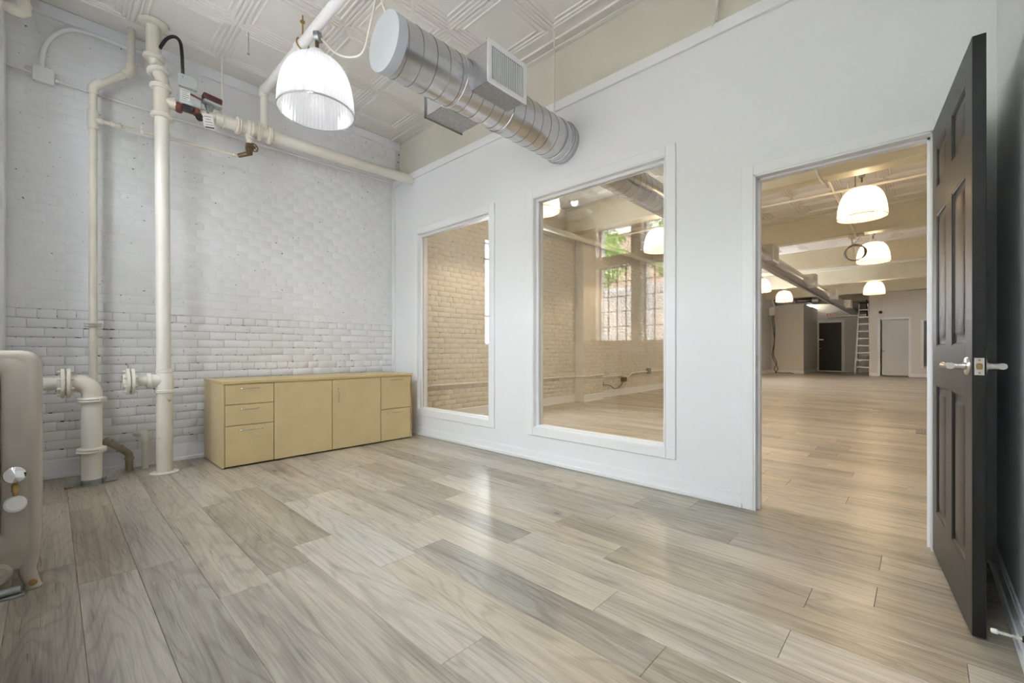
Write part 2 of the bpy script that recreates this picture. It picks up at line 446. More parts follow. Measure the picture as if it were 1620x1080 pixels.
for r in range(rows):
    z = r*CH; head = (r % 6 == 5); l = BL/2 if head else BL
    x = LW - (0.25*BL if head else (r % 2)*BL/2) + rb.uniform(-.008, .008)
    while x < 12.0:
        ll = min(l, 12.0-x)
        if ll > .03:
            a, b_ = x, x+ll
            if a < G0-.01 and b_ > LW:
                b2 = min(b_, G0); a2 = max(a, LW)
                if b2-a2 > .03: (near if z+CH < SK else upper).append((a2, z, b2-a2))
            elif a > G1-.02:
                if z+CH > WA[2]+.01 and z < WA[3]-.01 and b_ > WA[0] and a < WA[1]:
                    if a < WA[0]-.02: far.append((a, z, WA[0]-a))
                    if b_ > WA[1]+.02: far.append((WA[1], z, b_-WA[1]))
                else: far.append((a, z, ll))
        x += l
near = [q for q in near if q[1] > .12]
keep = sorted(near, key=lambda q: -(q[2]))   # larger bricks first
keep = [q for q in keep if not (1.05 < q[0] < 2.7 and q[1]+CH < .66)]
hidden = [q for q in near if 1.05 < q[0] < 2.7 and q[1]+CH < .66]
for q in keep[:300]:
    b_ = B(); brick_bm(b_, q[0], q[1], q[2], CH, *((.0040, rb) if q[1] < 17.5*CH else (.0066, rb, BW, .7))); obj('brick', b_, M['brick'], wall_left, local=True, sharp=50)
bm = B()
for q in keep[300:]+hidden: brick_bm(bm, q[0], q[1], q[2], CH, *((.0040, rb) if q[1] < 17.5*CH else (.0066, rb, BW, .7)))
for q in upper: brick_bm(bm, q[0], q[1], q[2], CH, .0050, rb, soft=.12)
o = obj('brickwork', bm, M['brick'], wall_left, local=True, sharp=50); o['kind'] = 'stuff'
bm = B()
for q in far: brick_bm(bm, q[0], q[1], q[2], CH, .0038, rb)
o = obj('hall_brickwork', bm, M['brickfar'], wall_left, local=True, sharp=50); o['kind'] = 'stuff'
# pier projecting from the brick wall in the hall, with its own brick courses
bm = B(); box(bm, 7.03, BW-.20, 0, 7.74, BW+.01, 3.2, .01)
pier = obj('brick_pier', bm, M['brickfar'], wall_left, local=True)
bm = B()
for r in range(17):
    x = 7.04 - (r % 2)*BL/2
    while x < 7.73:
        a, b_ = max(x, 7.035), min(x+BL, 7.735)
        if b_-a > .03 and r*CH > .1: brick_bm(bm, a, r*CH, b_-a, CH, .006, rb, BW-.2)
        x += BL
o = obj('brickwork', bm, M['brickfar'], pier, local=True, sharp=50); o['kind'] = 'stuff'
# cornice board and baseboards
bm = B(); box(bm, LW, BW-.03, H-.088, G0+.08, BW, H, .006); box(bm, LW, BW-.036, H-.10, G0+.08, BW, H-.085, .003)
struct('trim_1', bm, M['trim'], label='white painted board along the top of the brick wall')
def baseb(name, segs, h=.145, t=.014, lab=None):
    bm = B()
    for (x0, y0, x1, y1, nx, ny) in segs:
        box(bm, x0, y0, 0, x1+nx*t, y1+ny*t, h-.01, .002); box(bm, x0, y0, h-.02, x1+nx*(t*.75), y1+ny*(t*.75), h, .003)
        box(bm, x0, y0, 0, x1+nx*(t+.012), y1+ny*(t+.012), .032, .006)
    return struct(name, bm, M['trim'], label=lab)
baseb('baseboard_left', [(LW, BW, G0, BW, 0, -1)], .15, .014, 'white baseboard under the brick wall')
baseb('baseboard_front', [(G0, DY1+.062, G0, BW-.01, -1, 0)], .092, .014, 'white baseboard under the glazed partition')
baseb('baseboard_right', [(LW, RW, G0-.02, RW, 0, 1)], .10, .014, 'white baseboard behind the open black door')
baseb('baseboard_hall', [(G1+.02, BW, 7.03, BW, 0, -1), (7.03, BW-.2, 7.74, BW-.2, 0, -1), (7.74, BW, XF, BW, 0, -1)], .15, .014, 'cream baseboard along the hall brick wall')

# ------------------------------------------------------------------ partition wall with two windows and a doorway
bm = B(); z1 = 3.155
ys = sorted([(DY0, DY1, 0, DZ), (WIN[1][0], WIN[1][1], WZ0, WZ1), (WIN[0][0], WIN[0][1], WZ0, WZ1)])
cy = YR
for a, b_, c, d in ys:
    box(bm, G0, cy, 0, G1, a, z1)
    if c > 0: box(bm, G0, a, 0, G1, b_, c)
    box(bm, G0, a, d, G1, b_, z1); cy = b_
box(bm, G0, cy, 0, G1, BW, z1)
struct('wall_front', bm, M['wall'], label='white partition wall with two glazed openings and the doorway', sharp=0)
bm = B(); box(bm, G0-.022, RW, 3.075, G0, BW-.001, 3.155, .003); box(bm, G0-.005, RW, 3.150, 3.10, BW-.001, 3.160)
struct('trim_2', bm, M['trim'], label='white cap board along the top of the partition')
bm = B(); box(bm, G0-.03, BW-.045, .1, G0, BW-.003, 3.06, .004)
struct('trim_3', bm, M['trim'], label='narrow white batten in the corner of brick wall and partition')
def int_window(name, y0, y1, lab):
    w = bpy.data.objects.new(name, None); COL.objects.link(w); w.location = (G0, (y0+y1)/2, WZ0); w['kind'] = 'structure'; w['label'] = lab
    cw = .072; t = .013
    for (a, b_, c, d) in ((y0-cw, y0, WZ0-cw, WZ1+cw), (y1, y1+cw, WZ0-cw, WZ1+cw), (y0, y1, WZ0-cw, WZ0), (y0, y1, WZ1, WZ1+cw)):
        bm = B(); box(bm, G0-t, a, c, G0, b_, d, .003); obj('casing', bm, M['trim'], w)
        bm = B(); box(bm, G1, a, c, G1+t, b_, d, .003); obj('casing', bm, M['trim'], w)
    jt = .016   # jamb liners, stepped twice
    for k, (xa, xb, t2) in enumerate(((G0-t, G1+t, .010), (G0+.012, G1-.012, .020), (G0+.030, G0+.052, .034), (G0+.062, G1-.03, .034))):
        for (a, b_, c, d) in ((y0, y0+t2, WZ0, WZ1), (y1-t2, y1, WZ0, WZ1), (y0+t2, y1-t2, WZ0, WZ0+t2*.6), (y0+t2, y1-t2, WZ1-t2, WZ1)):
            if k in (0, 2):
                bm = B(); box(bm, xa, a, c, xb, b_, d, .0015); obj('jamb' if k == 0 else 'stop', bm, M['trim'], w)
            elif k == 3:
                bm = B(); box(bm, xa, a, c, xb, b_, d, .0015); obj('stop', bm, M['trim'], w)
    bm = B(); box(bm, G0+.053, y0+.012, WZ0+.01, G0+.059, y1-.012, WZ1-.012); obj('pane', bm, M['glass'], w, sharp=0)
    return w
int_window('window_1', *WIN[0], 'interior window with fixed pane nearest the brick corner')
int_window('window_2', *WIN[1], 'interior window with fixed pane beside the doorway')
# door frame
bm = B(); t = .013; cw = .066
box(bm, G0-t, DY1, 0, G0, DY1+cw, DZ+cw, .002); box(bm, G0-t, DY0-cw, 0, G0, DY0, DZ+cw, .002); box(bm, G0-t, DY0, DZ, G0, DY1, DZ+cw, .002)
box(bm, G1, DY1, 0, G1+t, DY1+cw, DZ+cw, .002); box(bm, G1, DY0-cw, 0, G1+t, DY0, DZ+cw, .002); box(bm, G1, DY0, DZ, G1+t, DY1, DZ+cw, .002)
for (a, b_, c, d) in ((DY1-.012, DY1+.001, 0, DZ), (DY0-.001, DY0+.012, 0, DZ), (DY0, DY1, DZ-.012, DZ+.001)): box(bm, G0-t+.004, a, c, G1+t-.004, b_, d, .001)
for (a, b_, c, d) in ((DY1-.025, DY1-.012, 0, DZ-.012), (DY0+.012, DY0+.025, 0, DZ-.012), (DY0+.012, DY1-.012, DZ-.025, DZ-.012)): box(bm, G0+.042, a, c, G0+.078, b_, d, .001)
tr4 = struct('trim_4', bm, M['trim'], label='white frame and casing of the doorway')
bm = B(); box(bm, G0+.004, DY1-.014, .90, G0+.036, DY1-.0115, .965, .0005); obj('strike_plate', bm, M['nickel'], tr4)['label'] = 'satin metal strike plate'

# ------------------------------------------------------------------ right wall and window wall of the near room
bm = B(); box(bm, LW-.3, RW-.12, 0, G0, RW, H)
struct('wall_right', bm, M['wall'], label='white wall behind the open black door', sharp=0)
bm = B()
NWIN = []
yy = 4.13
while yy > .3:
    NWIN.append((yy-.675, yy)); yy -= .845
NZ = [(1.157, 2.43), (2.60, 3.12)]
def xwall(bm, x0, x1, y0, y1, z0, z1, holes):
    hs = sorted(holes); cy = y0
    for a, b_ in hs:
        box(bm, x0, cy, z0, x1, a, z1)
        lo = z0
        for c, d in NZ: box(bm, x0, a, lo, x1, b_, c); lo = d
        box(bm, x0, a, lo, x1, b_, z1); cy = b_
    box(bm, x0, cy, z0, x1, y1, z1)
xwall(bm, LW-.30, LW, RW-.1, BW, 0, H, NWIN)
struct('wall_back', bm, M['wall'], label='window wall behind the radiator', sharp=0)
for i, (a, b_) in enumerate(NWIN):
    w = bpy.data.objects.new('window_%d' % (3+i), None); COL.objects.link(w); w.location = (LW-.15, (a+b_)/2, NZ[0][0]); w['kind'] = 'structure'
    w['label'] = 'steel sash window with small panes, seen as a reflection'
    bm = B(); x = LW-.15
    for c, d, nc, nr in ((*NZ[0], 4, 5), (*NZ[1], 1, 1)):
        box(bm, x-.02, a, c, x+.02, a+.015, d); box(bm, x-.02, b_-.015, c, x+.02, b_, d); box(bm, x-.02, a, c, x+.02, b_, c+.015); box(bm, x-.02, a, d-.015, x+.02, b_, d)
        for k in range(1, nc): q = a+(b_-a)*k/nc; box(bm, x-.012, q-.006, c, x+.012, q+.006, d)
        for k in range(1, nr): q = c+(d-c)*k/nr; box(bm, x-.012, a, q-.006, x+.012, b_, q+.006)
    obj('sash', bm, M['ink'], w)
    bm = B()
    for c, d in NZ: box(bm, x-.003, a+.004, c+.004, x+.003, b_-.004, d-.004)
    obj('pane', bm, M['glass'], w, sharp=0)
bm = B(); box(bm, LW, 4.70, 0, -.228, BW-.001, H-.1, .006)
struct('trim_5', bm, M['conduit'], label='white painted vertical board in the left corner with chipped edge')

# ------------------------------------------------------------------ yard outside the window wall (seen reflected in the glass)
bm = B(); box(bm, -9, -3, -.3, LW-.31, 9, -.05)
struct('ground', bm, M['concrete'], label='concrete yard outside')
bm = B(); X = -1.9; s = .085
y0, y1, z0, z1 = -1.5, 7.5, 0, 2.25
k = y0-(z1-z0)
while k < y1:
    for sgn in (1, -1):
        a = Vector((X+.006*sgn, k, z0)); b_ = Vector((X+.006*sgn, k+(z1-z0), z1))
        if sgn < 0: a, b_ = Vector((X-.006, k, z1)), Vector((X-.006, k+(z1-z0), z0))
        tube(bm, [a, b_], .012, 4)
    k += s
o = thing('garden_fence', (X, 3, 0), 'white diagonal lattice fence reflected in the window pane beside the doorway', 'fence')
m_ = obj('lattice', bm, M['lattice'], o); m_['kind'] = 'stuff'
for k in range(6):
    bm = B(); yk = -1.4+1.75*k; box(bm, X-.05, yk-.045, 0, X+.05, yk+.045, 2.32, .006); obj('post', bm, M['lattice'], o)
bm = B(); box(bm, X-.035, y0-.05, 2.22, X+.035, y1+.05, 2.29, .005); obj('top_rail', bm, M['lattice'], o)
nb_ = thing('neighbour_building', (-6.5, 3, 0), 'brown brick building beyond the trees, reflected faintly in the pane beside the doorway', 'building')
bm = B(); box(bm, -7, -3, 0, -6, 9, 4.6); obj('wall', bm, M['brickout'], nb_)
bm = B(); box(bm, -7.1, -3.1, 4.6, -5.9, 9.1, 4.75); obj('parapet', bm, M['concrete'], nb_)
rt = random.Random(5)
def leafball(bm, c, R, n, s):
    for _ in range(n):
        d = Vector((rt.gauss(0, 1), rt.gauss(0, 1), rt.gauss(0, 1))).normalized(); p = Vector(c)+Vector((d.x*R[0], d.y*R[1], d.z*R[2]))*rt.uniform(.55, 1)
        u = Vector((rt.gauss(0, 1), rt.gauss(0, 1), rt.gauss(0, 1))).normalized(); v = u.orthogonal().normalized(); q = s*rt.uniform(.7, 1.3)
        bm.faces.new([bm.verts.new(p+u*q), bm.verts.new(p+v*q*.45), bm.verts.new(p-u*q), bm.verts.new(p-v*q*.45)])
for i, (yc, zc, R) in enumerate(((1.2, 3.3, 1.0), (3.6, 3.4, 1.1), (6.2, 3.3, 1.0))):
    t_ = thing('tree', (-3.4, yc, 0), ('leafy green tree behind the lattice fence, reflected high in the pane beside the doorway', 'second leafy tree behind the lattice fence, toward the brick wall', 'third leafy tree behind the lattice fence, farthest from the doorway')[i], 'tree', 'trees beyond the fence')
    bm = B(); tube(bm, [(-3.4, yc, 0), (-3.38, yc+.05, 1.5), (-3.4, yc, 2.9)], [.12, .1, .06], 8); obj('trunk', bm, M['bark'], t_)
    bm = B(); leafball(bm, (-3.4, yc, zc), (.9, R, .95), 1500, .08); m_ = obj('foliage', bm, M['leaf'], t_, sharp=0)

# ------------------------------------------------------------------ open black six-panel door
door = bpy.data.objects.new('door_1', None); COL.objects.link(door); door['kind'] = 'structure'
door['label'] = 'black six panel door standing open into the room'
door.location = (3.006, -.040, 0); door.rotation_euler = (0, 0, radians(186.1))
DLn, DT = .822, .0345    # local x along leaf from hinge, local y 0 = side facing away from camera... face at y=0 looks to -y
rails = [0.012, .225, .835, 1.020, 1.645, 1.775, 1.965, 2.088]
cols = [0, .105, .345, .470, .715, DLn]
bm = B()
box(bm, 0, 0, .012, cols[1], DT, 2.088, .0015); box(bm, cols[4], 0, .012, DLn, DT, 2.088, .0015)
for a, b_ in ((0, 1), (2, 3), (4, 5), (6, 7)): box(bm, cols[1], 0.0, rails[a], cols[4], DT, rails[b_], 0)
for a, b_ in ((1, 2), (3, 4), (5, 6)): box(bm, cols[2], 0.0, rails[a], cols[3], DT, rails[b_], 0)
obj('leaf_frame', bm, M['black'], door, local=True)
for ca in ((1, 2), (3, 4)):
    for ra in ((1, 2), (3, 4), (5, 6)):
        bm = B(); x0, x1, z0, z1_ = cols[ca[0]], cols[ca[1]], rails[ra[0]], rails[ra[1]]
        for yo, sg in ((0, 1), (DT, -1)):
            prof = [(0, .001), (.006, .003), (.010, .009), (.018, .010), (.030, .010), (.048, .004), (.050, .0035)]
            rings = [[bm.verts.new(c) for c in ((x0+i, yo+sg*d, z0+i), (x1-i, yo+sg*d, z0+i), (x1-i, yo+sg*d, z1_-i), (x0+i, yo+sg*d, z1_-i))] for i, d in prof]
            for q, w in zip(rings, rings[1:]):
                for k in range(4): bm.faces.new((q[k], q[(k+1) % 4], w[(k+1) % 4], w[k]))
            bm.faces.new(rings[-1])
        obj('door_panel', bm, M['black'], door, local=True, sharp=25)
# hardware: lever handles both sides, latch plate on the edge
hx, hz = .765, .945
for yo, sg in ((0, -1), (DT, 1)):
    bm = B(); lathe(bm, [(.033, 0), (.033, .004), (.030, .008), (.014, .010), (.012, .022), (.012, .045), (.010, .052)], (hx, yo, hz), (0, sg, 0), 28)
    h = obj('door_handle', bm, M['nickel'], door, local=True); h['label'] = 'satin metal lever handle'
    bm = B(); yl = yo+sg*.047
    tube(bm, bend([(hx+.012, yl, hz), (hx-.03, yl, hz), (hx-.085, yl, hz+.001), (hx-.118, yl-sg*.004, hz)], .02), [.0105]*2+[.0095]*14+[.012], 12) if False else tube(bm, [(hx+.012, yl, hz), (hx-.03, yl, hz), (hx-.035, yl, hz), (hx-.085, yl, hz), (hx-.095, yl, hz), (hx-.122, yl, hz)], [.0115, .0115, .009, .009, .0115, .0115], 14)
    obj('lever', bm, M['nickel'], h, local=True)
bm = B(); box(bm, DLn-.0005, .005, hz-.030, DLn+.0015, .0295, hz+.030, .0006); lp = obj('latch_plate', bm, M['nickel'], door, local=True); lp['label'] = 'metal latch plate'
bm = B(); box(bm, DLn+.001, .0105, hz-.010, DLn+.012, .024, hz+.010, .003)
for dz in (-.022, .022): lathe(bm, [(.0032, 0), (.0032, .0012), (.001, .0014)], (DLn+.0014, .0172, hz+dz), (1, 0, 0), 10)
obj('latch_bolt', bm, M['brass'], lp, local=True)
# door stop on the right baseboard
t_ = thing('door_stop', (2.12, RW+.014, .082), 'spring door stop with white tip on the baseboard behind the black door', 'door stop')
bm = B(); lathe(bm, [(.013, 0), (.013, .006), (.008, .012)], (2.12, RW+.010, .082), (0, 1, 0), 14); obj('base', bm, M['rubber'], t_)
bm = B(); pts = [(2.12+.0045*cos(a), RW+.022+.052*a/(2*pi*16), .082+.0045*sin(a)) for a in [2*pi*i/8 for i in range(128)]]; tube(bm, pts, .0012, 5); tube(bm, [(2.12, RW+.02, .082), (2.12, RW+.075, .082)], .0032, 8); obj('spring', bm, M['pipeclean'], t_)
bm = B(); lathe(bm, [(.006, 0), (.0085, .003), (.008, .014), (.0055, .017)], (2.12, RW+.073, .082), (0, 1, 0), 14); obj('tip', bm, M['plastic'], t_)

# ------------------------------------------------------------------ maple storage cabinet
CX0, CX1, CY0, CY1, CZ = .982, 2.845, 4.262, 4.875, .738
cab = thing('storage_cabinet', ((CX0+CX1)/2, (CY0+CY1)/2, 0), 'long low pale maple cabinet with drawers and two doors against the brick wall', 'cabinet')
bm = B(); box(bm, CX0+.001, CY0+.021, .018, CX1-.001, CY1, CZ-.026, .001); obj('carcass', bm, M['maple'], cab)
bm = B(); box(bm, CX0+.03, CY0+.05, 0, CX1-.03, CY1-.02, .019); obj('plinth', bm, M['dark'], cab)
for a in (CX0, CX1-.018):
    bm = B(); box(bm, a, CY0+.0, .010, a+.018, CY1+.001, CZ-.0255, .001); obj('side_panel', bm, M['maple'], cab)
bm = B(); box(bm, CX0-.003, CY0-.006, CZ-.0245, CX1+.014, CY1+.002, CZ, .0025); obj('top', bm, M['mapletop'], cab)
bm = B(); box(bm, CX0-.001, CY0-.004, CZ-.0005, CX1+.012, CY1, CZ+.0012, .0005); obj('top_surface', bm, M['maple'], cab)
def bow(par, x0, x1, z, vertical=False):
    bm = B(); y = CY0
    if vertical: pts = [(x0, y+.002, z[0]), (x0, y-.016, z[0]-.012), (x0, y-.026, (z[0]+z[1])/2), (x0, y-.016, z[1]+.012), (x0, y+.002, z[1])]
    else: pts = [(x0, y+.002, z), (x0+.012, y-.016, z), ((x0+x1)/2, y-.026, z-.001), (x1-.012, y-.016, z), (x1, y+.002, z)]
    tube(bm, smooth_path(pts, 5), .0042, 8); obj('handle', bm, M['nickel'], par)
def lock(par, x, z):
    bm = B(); lathe(bm, [(.010, 0), (.010, .003), (.007, .005), (.004, .004), (.001, .004)], (x, CY0, z), (0, -1, 0), 16); obj('lock', bm, M['nickel'], par)
g = .003
def front(name, x0, x1, z0, z1):
    bm = B(); box(bm, x0+g, CY0, z0+g, x1-g, CY0+.019, z1-g, .0012); return obj(name, bm, M['maple'], cab)
zt = CZ-.026; zb = .012
X0, X1, X2, X3, X4 = CX0+.019, 1.384, 1.918, 2.451, CX1-.004
d = front('drawer', X0, X1, .537, zt); bow(d, 1.116, 1.263, .673)
d = front('drawer', X0, X1, .357, .537); bow(d, 1.118, 1.265, .496)
d = front('drawer', X0, X1, zb, .357); bow(d, 1.108, 1.260, .317); lock(d, 1.291, .318)
front('cabinet_door', X1, X2, zb, zt)
d = front('cabinet_door', X2, X3, zb, zt); bow(d, 1.976, 1.976, (.622, .478), True); lock(d, 1.972, .672)
d = front('drawer', X3, X4, .357, zt); bow(d, 2.567, 2.728, .678)
d = front('drawer', X3, X4, zb, .357); bow(d, 2.575, 2.722, .316); lock(d, 2.541, .320)

# ------------------------------------------------------------------ cast iron radiator
rad = thing('radiator', (-.14, 3.1, 0), 'old putty coloured cast iron column radiator at the left edge', 'radiator')
RX0, RX1, RZ0, RZ1 = -.245, -.030, .085, 1.0
def rrect(x0, x1, z0, z1, r, n=6):
    P = []
    for cx, cz, a in ((x1-r, z1-r, 0), (x0+r, z1-r, pi/2), (x0+r, z0+r, pi), (x1-r, z0+r, 3*pi/2)):
        for k in range(n+1): P.append((cx+r*cos(a+pi/2*k/n), cz+r*sin(a+pi/2*k/n)))
    return P
def section_bm(bm, y, tilt=0):
    # ring of constant topology: outer outline -> bulged face -> inner slot
    o_ = rrect(RX0, RX1, RZ0, RZ1, .075); i_ = rrect(RX0+.080, RX1-.111, RZ0+.16, RZ1-.10, .0118)
    N = len(o_); half = .030
    def lerp(t): return [(a[0]*(1-t)+b[0]*t, a[1]*(1-t)+b[1]*t) for a, b in zip(o_, i_)]
    rows = [(0.0, 0), (.03, .6), (.12, .9), (.26, 1), (.30, .93), (.34, 1), (.80, 1), (.93, .8), (1.0, .3)]
    F = [];
    for t, w in rows: F.append([bm.verts.new((p[0], y-half*w, p[1])) for p in lerp(t)])
    Bk = []
    for t, w in rows[::-1]:
        if t in (0.0,): continue
        Bk.append([bm.verts.new((p[0], y+half*w, p[1])) for p in lerp(t)])
    rings = F+Bk
    for a, b_ in zip(rings, rings[1:]+rings[:1]):
        for k in range(N): bm.faces.new((a[k], a[(k+1) % N], b_[(k+1) % N], b_[k]))
for i in range(13):
    y = 2.745+.063*i; bm = B(); section_bm(bm, y)
    if i in (0, 12):
        for fx in (-.205, -.066):
            tube(bm, [(fx, y, .14), (fx-.002, y, .07), (fx+(.01 if fx > -.1 else -.01), y-.004, .022), (fx+(.012 if fx > -.1 else -.012), y-.006, .0)], [.032, .026, .024, .030], 12)
    o = obj('section', bm, M['radiator'], rad, sharp=55)
for z_ in (.115, .93):
    bm = B(); tube(bm, [(-.138, 2.76, z_), (-.138, 3.5, z_)], .035, 14); obj('connecting_hub', bm, M['radiator'], rad)
bm = B(); lathe(bm, [(.044, 0), (.044, .012), (.034, .020), (.032, .030), (.014, .033), (.010, .026)], (-.150, 2.722, .092), (0, -1, 0), 24); obj('end_plug', bm, M['radiator'], rad)
bm = B(); lathe(bm, [(.013, 0), (.013, .006), (.006, .009)], (-.052, 2.712, .030), (.2, -1, -.1), 12); obj('foot_bolt', bm, M['brass'], rad)['label'] = 'brass coloured foot bolt'
bm = B(); box(bm, -.30, 2.66, .001, -.075, 2.70, .012, .002); tube(bm, [(-.33, 2.675, .028), (-.085, 2.68, .028)], .016, 12); obj('supply_pipe', bm, M['steel'], rad)['label'] = 'grey steel pipe at floor'
v = bpy.data.objects.new('air_valve', None)
bm = B(); lathe(bm, [(.010, -.02), (.010, .008), (.028, .010), (.035, .018), (.032, .030), (.018, .037), (.002, .039)], (-.099, 2.712, .487), (-.05, -1, .25), 24)
av = obj('air_valve', bm, M['chrome'], rad); av['label'] = 'chrome air valve with white knob'
bm = B(); lathe(bm, [(.006, 0), (.006, .015), (.011, .018), (.011, .045), (.007, .047), (.007, .062)], (-.100, 2.690, .470), (0, 0, -1), 12); obj('neck', bm, M['brass'], av)
bm = B(); lathe(bm, [(.004, -.004), (.024, 0), (.033, .007), (.033, .014), (.026, .022), (.008, .025)], (-.100, 2.695, .372), (.05, -1, .35), 24); obj('knob', bm, M['plastic'], av)

# ------------------------------------------------------------------ pipework on the brick wall
def coupling(bm, c, ax, r, w=.045, lugs=True):
    c = Vector(c); ax = Vector(ax).normalized(); q = r*.13+.006
    lathe(bm, [(r+.001, -w/2-.004), (r+q*1.6, -w/2), (r+q*2, -w/4), (r+q*1.3, 0), (r+q*2, w/4), (r+q*1.6, w/2), (r+.001, w/2+.004)], c, ax, 20)
    if lugs:
        a, b_ = frame_for(ax)
        if abs(ax.z) > .8: sides = (Vector((.75, -.66, 0)), Vector((-.75, .66, 0)))
        else: sides = (Vector((0, -.3, -.95)), Vector((0, .3, .95)))
        for s in sides:
            s = (s-ax*s.dot(ax)).normalized(); p = c+s*(r+.016); t2 = ax.cross(s)
            tube(bm, [p-t2*.024, p+t2*.024], .011, 6); tube(bm, [p-t2*.034, p+t2*.034], .006, 6)
def flange_pair(bm, c, ax, r, nb=8):
    c = Vector(c); ax = Vector(ax).normalized(); R = r*1.95
    lathe(bm, [(r, -.045), (r+.006, -.03), (R, -.024), (R, -.005)], c, ax, 28, cap=False); lathe(bm, [(R, .005), (R, .024), (r+.006, .03), (r, .045)], c, ax, 28, cap=False)
    lathe(bm, [(R-.016, -.006), (R-.016, .006)], c, ax, 28)
    lathe(bm, [(R, -.005), (.01, -.005)], c, ax, 28, cap=False); lathe(bm, [(R, .005), (.01, .005)], c, ax, 28, cap=False)
def flange_bolts(par, c, ax, r, nb=8):
    c = Vector(c); ax = Vector(ax).normalized(); R = r*1.95; a, b_ = frame_for(ax)
    for k in range(nb):
        d_ = a*cos(2*pi*(k+.5)/nb)+b_*sin(2*pi*(k+.5)/nb); p = c+d_*(R-.016); bm = B()
        tube(bm, [p-ax*.044, p+ax*.044], .0055, 6); tube(bm, [p-ax*.040, p-ax*.026], .010, 6); tube(bm, [p+ax*.026, p+ax*.040], .010, 6)
        obj('bolt', bm, M['pipe'], par)
PY = 4.52
# A: low thick pipe that turns up from the floor and runs left behind the radiator
A = thing('heating_pipe', (.210, PY, 0), 'thick cream pipe rising from the floor and turning left behind the radiator', 'pipe')
bm = B(); tube(bm, [(.210, PY, 0), (.210, PY, .62)], .058, 24); tube(bm, [(.210, PY, .60), (.210, PY, .648)], .062, 24)
obj('pipe', bm, M['pipeclean'], A)
bm = B(); P = [(.210, PY, .64)] + arc((.130, PY, .66), .080+.028, 0, pi/2, (1, 0, 0), (0, 0, 1), 8); P = [(.210, PY, .63), (.210, PY, .655)]+[(.120+.09*cos(a), PY, .672+.09*sin(a)) for a in [pi/2*k/8 for k in range(9)]]+[(.10, PY, .762)]
tube(bm, P, .060, 22); obj('elbow', bm, M['pipe'], A)
bm = B(); tube(bm, [(.09, PY, .762), (LW+.0, PY, .762)], .047, 22); obj('pipe', bm, M['pipe'], A)
bm = B(); flange_pair(bm, (.072, PY, .762), (1, 0, 0), .054); fl = obj('flange', bm, M['pipe'], A)
flange_bolts(fl, (.072, PY, .762), (1, 0, 0), .054)
for z in (.632, .257):
    bm = B(); coupling(bm, (.210, PY, z), (0, 0, 1), .058, .036); obj('coupling', bm, M['pipeclean'], A)
bm = B()
for s in (-1, 1):
    box(bm, .210+s*.062, PY-.026, .010, .210+s*.145, PY+.020, .016, .001); box(bm, .210+s*.062, PY-.030, .010, .210+s*.145, PY-.024, .040, .001)
lathe(bm, [(.059, 0), (.066, .002), (.066, .034), (.059, .036)], (.210, PY, .006), (0, 0, 1), 24)
tube(bm, [(.285, PY-.04, .02), (.285, PY-.04, .052)], .006, 6)
obj('floor_clamp', bm, M['steel'], A)['label'] = 'grey steel clamp at the foot of the pipe'
bm = B(); box(bm, .065, PY-.026, 0, .115, PY+.02, .010, .002); obj('wood_shim', bm, M['brass'], A)['label'] = 'small yellow shim under the clamp'

# thin riser behind it
RY = 4.80
R_ = thing('riser_pipe', (.230, RY, 0), 'thin cream riser pipe stepping sideways below the ceiling', 'pipe')
bm = B(); tube(bm, [(.230, RY, 0), (.230, RY, 3.08)], .0265, 18); tube(bm, [(.232, RY, 3.095), (.458, RY, 3.325)], .0265, 18); tube(bm, [(.460, RY, 3.32), (.460, RY, H)], .0265, 18); obj('pipe', bm, M['pipe'], R_)
bm = B(); tube(bm, [(.230, RY, 3.04), (.230, RY, 3.055), (.230, RY, 3.09), (.245, RY, 3.115), (.270, RY, 3.14), (.280, RY, 3.15)], [.033, .036, .034, .034, .036, .033], 18); obj('elbow', bm, M['pipe'], R_)
bm = B(); tube(bm, [(.412, RY, 3.275), (.420, RY, 3.285), (.450, RY, 3.315), (.460, RY, 3.335), (.460, RY, 3.365), (.460, RY, 3.375)], [.033, .036, .034, .034, .036, .033], 18); obj('elbow', bm, M['pipe'], R_)
bm = B(); tube(bm, [(.230, RY, 2.765), (.230, RY, 2.775), (.230, RY, 2.90), (.230, RY, 2.91)], [.033, .037, .037, .033], 18); tube(bm, [(.25, RY-.01, 2.835), (.285, RY-.02, 2.835), (.286, RY-.02, 2.835)], [.026, .026, .024], 14); obj('tee', bm, M['pipe'], R_)
bm = B()
lathe(bm, [(.0275, 0), (.052, .004), (.056, .010), (.0275, .014)], (.230, RY, 1.205), (0, 0, 1), 20); lathe(bm, [(.0275, 0), (.052, .004), (.056, .010), (.0275, .014)], (.230, RY, 1.185), (0, 0, 1), 20)
obj('clamp_ring', bm, M['pipe'], R_)

# small drain line from the riser to the brass valve
D_ = thing('drain_line', (.3, RY-.02, 2.83), 'thin cream drain line running right from the riser behind the big standpipe', 'pipe')
bm = B(); tube(bm, [(.27, RY-.02, 2.835), (.36, RY-.03, 2.832), (1.185, 4.60, 2.800)], .0135, 12); obj('pipe', bm, M['pipe'], D_)
bm = B(); lathe(bm, [(.014, 0), (.022, .004), (.022, .03), (.017, .032), (.017, .048), (.022, .05), (.022, .065), (.014, .069)], (.33, RY-.027, 2.833), (1, -.2, 0), 14); obj('union', bm, M['pipe'], D_)
bm = B(); lathe(bm, [(.014, 0), (.02, .003), (.02, .02), (.014, .023)], (1.14, 4.611, 2.801), (1, -.2, 0), 14); obj('union', bm, M['pipe'], D_)
bm = B(); tube(bm, [(.52, RY-.065, 2.80), (.52, RY-.065, 2.86), (.52, RY-.03, 2.88)], .008, 8); lathe(bm, [(.0145, 0), (.022, .002), (.022, .022), (.0145, .024)], (.512, RY-.06, 2.826), (1, -.2, 0), 12); obj('hanger', bm, M['conduit'], D_)

